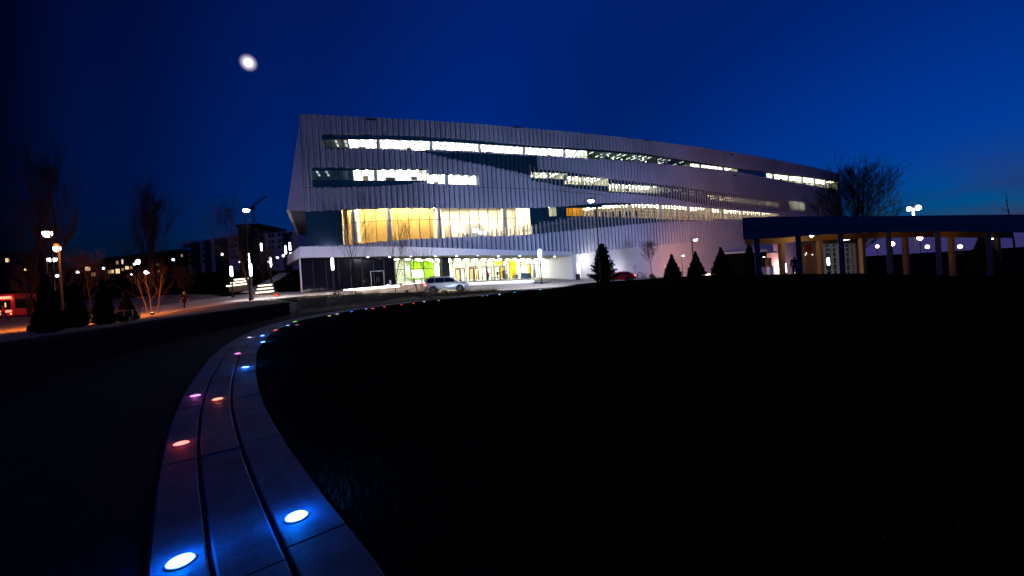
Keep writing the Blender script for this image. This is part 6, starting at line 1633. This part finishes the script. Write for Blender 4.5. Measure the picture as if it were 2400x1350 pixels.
p = at_lobby(1298, 654, 2.2); person('person in a dull teal top walking inside the right end of the lobby', p, 1.75, R(70), cloth('teal_cloth', (.05, .10, .09)), cloth('grey_cloth', (.05, .07, .07)), 'walk')
def at_hall(px, off): s_, z = hit(px, 556); q = fpt(s_, off, HALL_FLOOR); return q
hz = hit(1095, 559)[1]
for px, off, yt, lab, col in ((1089.5, -.9, 545.5, 'person in a grey-brown top upstairs behind the big lit windows', (.025, .02, .018)), (1099, -.9, 547.5, 'person in a teal top upstairs, left of a companion by the window rail', (.01, .04, .05)), (1102.5, -1.3, 547, 'person in dark clothes upstairs right beside the teal top', (.012, .01, .012))):
    s_, z = hit(px, 562); q = fpt(s_, off, 0); q.z = hit(px, 562.5)[1]
    person(lab, q, max(1.5, min(1.9, hgt(px, yt, q))), R(160 if px < 1095 else 20), cloth('upstairs_%d' % px, col), navy)
st = MB(); sa, sb = hit(1080, 560)[0], hit(1112, 560)[0]; zz = hit(1096, 562.5)[1]; P = [fpt(sa, -.6, 0), fpt(sb, -.6, 0), fpt(sb, -2.2, 0), fpt(sa, -2.2, 0)]
st.hexa([(p.x, p.y, HALL_FLOOR + .002) for p in P] + [(p.x, p.y, zz) for p in P]); st.build('hall_dais', MATS['hall_white'], bld)
p = on_ground(433, 41.5); person('dark person walking along the paved plaza at left', p, max(1.65, min(1.9, hgt(433, 682, p))), R(65), black_c, black_c, 'walk')
p = on_ground(9, 46); person('person in a red-lit coat walking beside the bus', p, 1.72, R(-40), cloth('red_coat', (.45, .05, .03)), black_c, 'walk')
p = on_ground(1864, 33.5); person('dark silhouetted person standing between pavilion columns', p, max(1.6, min(1.95, hgt(1864, 612, p))), R(150), black_c, black_c)

# ------------------------------------------------------------------ bicycles, racks, sign, bins, bench, lobby furniture
def bike(px, d, rz, label, col):
    b = on_ground(px, d); t = thing('bicycle', label, 'bicycle', b, rz, 'bicycles at the racks by the wall'); m_ = mat('bike_' + label.split()[0], col, .4)
    with local_parts():
        for x in (-.52, .52): w = MB(); w.torus((x, 0, .34), .33, .022, (0, 1, 0), 22, 5); o = w.build('wheel', tyre_m, t); s_ = MB(); [s_.tube([(x, 0, .34), (x + .32 * math.cos(a), 0, .34 + .32 * math.sin(a))], .004, 3) for a in [i * .628 for i in range(10)]]; s_.build('spokes', rim_m, o)
        f_ = MB()
        for a, c_ in (((-.52, 0, .34), (-.08, 0, .32)), ((-.08, 0, .32), (.40, 0, .72)), ((-.08, 0, .32), (-.22, 0, .82)), ((-.22, 0, .76), (.38, 0, .80)), ((-.52, 0, .34), (-.20, 0, .74)), ((.52, 0, .34), (.36, 0, .92))): f_.tube([a, c_], .022, 6)
        f_.build('frame', m_, t); s_ = MB(); s_.hexa([(-.36, -.07, .84), (-.08, -.02, .85), (-.08, .02, .85), (-.36, .07, .84), (-.36, -.07, .89), (-.08, -.02, .88), (-.08, .02, .88), (-.36, .07, .89)]); s_.build('saddle', tyre_m, t)
        h_ = MB(); h_.tube([(.30, -.26, 1.0), (.36, -.1, .96), (.36, .1, .96), (.30, .26, 1.0)], .016, 6); h_.build('handlebar', pole_m, t); c_ = MB(); c_.torus((-.08, 0, .32), .09, .015, (0, 1, 0), 12, 4); c_.tube([(-.08, -.1, .32), (-.08, -.1, .16)], .014, 4); c_.tube([(-.08, .1, .32), (-.08, .1, .48)], .014, 4); c_.build('crank', pole_m, t)
    return t
bike(1481, 76, R(15), 'black bicycle leaning at the left rack, behind the diamond sign', (.02, .02, .02)); bike(1491, 77, R(-20), 'dark bicycle just right of the diamond sign post', (.03, .03, .04)); bike(1507, 77, R(50), 'reddish bicycle at the right rack', (.25, .04, .03)); bike(1513, 78, R(70), 'grey bicycle at the end of the right rack', (.08, .08, .08))
for px, lab in ((1474, 'hoop-shaped bike rack nearest the red car'), (1500, 'hoop-shaped bike rack right of the bicycles by the sign')):
    b = on_ground(px, 77); r_ = MB(); pts = [(-.4, 0, -.1), (-.4, 0, .75)] + [(-.4 * math.cos(a), 0, .75 + .4 * math.sin(a)) for a in [math.pi * i / 8 for i in range(1, 8)]] + [(.4, 0, .75), (.4, 0, -.1)]
    r_.tube([Vector(p) * 1.05 + b for p in pts], .04, 6); tag(r_.build('bike_rack', pole_m), lab, 'bike rack', 'hoop bike racks')
b = at(1488, 626, 63); g0 = gz(b.x, b.y); t = thing('road_sign', 'pale back of a diamond road sign on a thin post', 'road sign', (b.x, b.y, g0))
c = MB(); c.lathe((b.x, b.y + .03, g0), [(.03, -.2), (.03, b.z - g0 + .45)], 6); c.build('post', mat('sign_post', (.25, .2, .15), .6), t)
c = MB(); w, h_ = .36, .66; c.add([(b.x - w, b.y, b.z), (b.x, b.y, b.z - h_), (b.x + w, b.y, b.z), (b.x, b.y, b.z + h_), (b.x - w, b.y + .02, b.z), (b.x, b.y + .02, b.z - h_), (b.x + w, b.y + .02, b.z), (b.x, b.y + .02, b.z + h_)], [(0, 1, 2, 3), (7, 6, 5, 4), (0, 4, 5, 1), (1, 5, 6, 2), (2, 6, 7, 3), (3, 7, 4, 0)]); c.build('plate', mat('bare_plate', (.78, .74, .66), .5), t)
def bin_(px, d, w, h_, label, m_, z=None, name='litter_bin', cat='bin'):
    b = on_ground(px, d) if z is None else z; t = thing(name, label, cat, b)
    c = MB(); c.box((b.x, b.y, b.z + h_ * .44), (w, w * .8, h_ * .88)); c.build('bin_body', m_, t)
    c = MB(); c.box((b.x, b.y, b.z + h_ * .945), (w * 1.06, w * .86, h_ * .105)); c.build('lid', m_, t)
    c = MB(); c.box((b.x, b.y - w * .405, b.z + h_ * .74), (w * .6, .02, h_ * .14)); c.build('slot', tyre_m, t)
bin_(1355, 79, .72, 1.25, 'black litter bin beside the right portal leg', pole_m)
blue_p = mat('bin_blue', (.04, .11, .20), .5)
q = at_lobby(1211.5, 655, 1.0); bin_(0, 0, .62, .85, 'small blue-grey recycling bin left in the lobby', mat('bin_slate', (.12, .18, .30), .5), q)
q = at_lobby(1228.5, 655, 1.0); bin_(0, 0, .95, 1.15, 'dark blue recycling bin, left one of the pair in the lobby', blue_p, q); q = at_lobby(1239, 655, 1.0); bin_(0, 0, .9, 1.1, 'dark blue recycling bin, right one of the pair in the lobby', blue_p, q)
# round-backed lounge chairs at the reading-room windows
for k, (px, c_, lab) in enumerate(((1402, (.012, .012, .014), 'black round-backed lounge chair behind the tall lamp in the upstairs windows'), (1424, (.10, .05, .05), 'brown lounge chair turned sideways upstairs, between two black round ones'), (1442, (.014, .010, .012), 'dark round-backed lounge chair, third from the yellow room'), (1460, (.03, .01, .012), 'dark red-black lounge chair, fourth from the yellow room'), (1480, (.02, .016, .02), 'round-backed lounge chair, fifth from the yellow room'), (1500, (.05, .04, .05), 'narrow dark lounge chair nearest the bookshelves'))):
    s_, z = hit(px, 508.5); b = fpt(s_, -.95, z + .02); t = thing('lounge_chair', lab, 'chair', b, 0, 'lounge chairs at the reading room windows'); m_ = mat('chair_%d' % k, c_, .6)
    with local_parts():
        c = MB(); n = 12; c.add([(.58 * math.cos(a), -.02, .80 + .72 * math.sin(a)) for a in [2 * math.pi * i / n for i in range(n)]] + [(.50 * math.cos(a), .22, .80 + .64 * math.sin(a)) for a in [2 * math.pi * i / n for i in range(n)]], [tuple(range(n)), tuple(range(2 * n - 1, n - 1, -1))] + [(i, n + i, n + (i + 1) % n, (i + 1) % n) for i in range(n)]); c.build('backrest', m_, t)
        c = MB(); c.lathe((0, .45, .32), [(.45, 0), (.5, .06), (.48, .14)], 14); c.build('seat', m_, t)
        c = MB(); c.lathe((0, .4, 0), [(.28, 0), (.28, .03), (.05, .05), (.05, .32)], 12); c.build('base', rim_m, t)
# plaza bench and cafe-like rail between the black evergreens at left
b = on_ground(285, 30.2); t = thing('park_bench', 'dark metal bench with thin back rail beside the squat black evergreen', 'bench', b)
with local_parts():
    c = MB(); c.box((0, 0, .45), (1.5, .45, .05)); c.build('seat', pole_m, t); c = MB(); c.box((0, .22, .86), (1.5, .04, .07)); [c.box((x, .23, .65), (.04, .04, .4)) for x in (-.6, 0, .6)]; c.build('backrest', mat('bench_steel', (.3, .28, .25), .3, metal=.8), t)
    for x in (-.6, .6): c = MB(); c.box((x, 0, .21), (.05, .42, .42)); c.build('leg', pole_m, t)
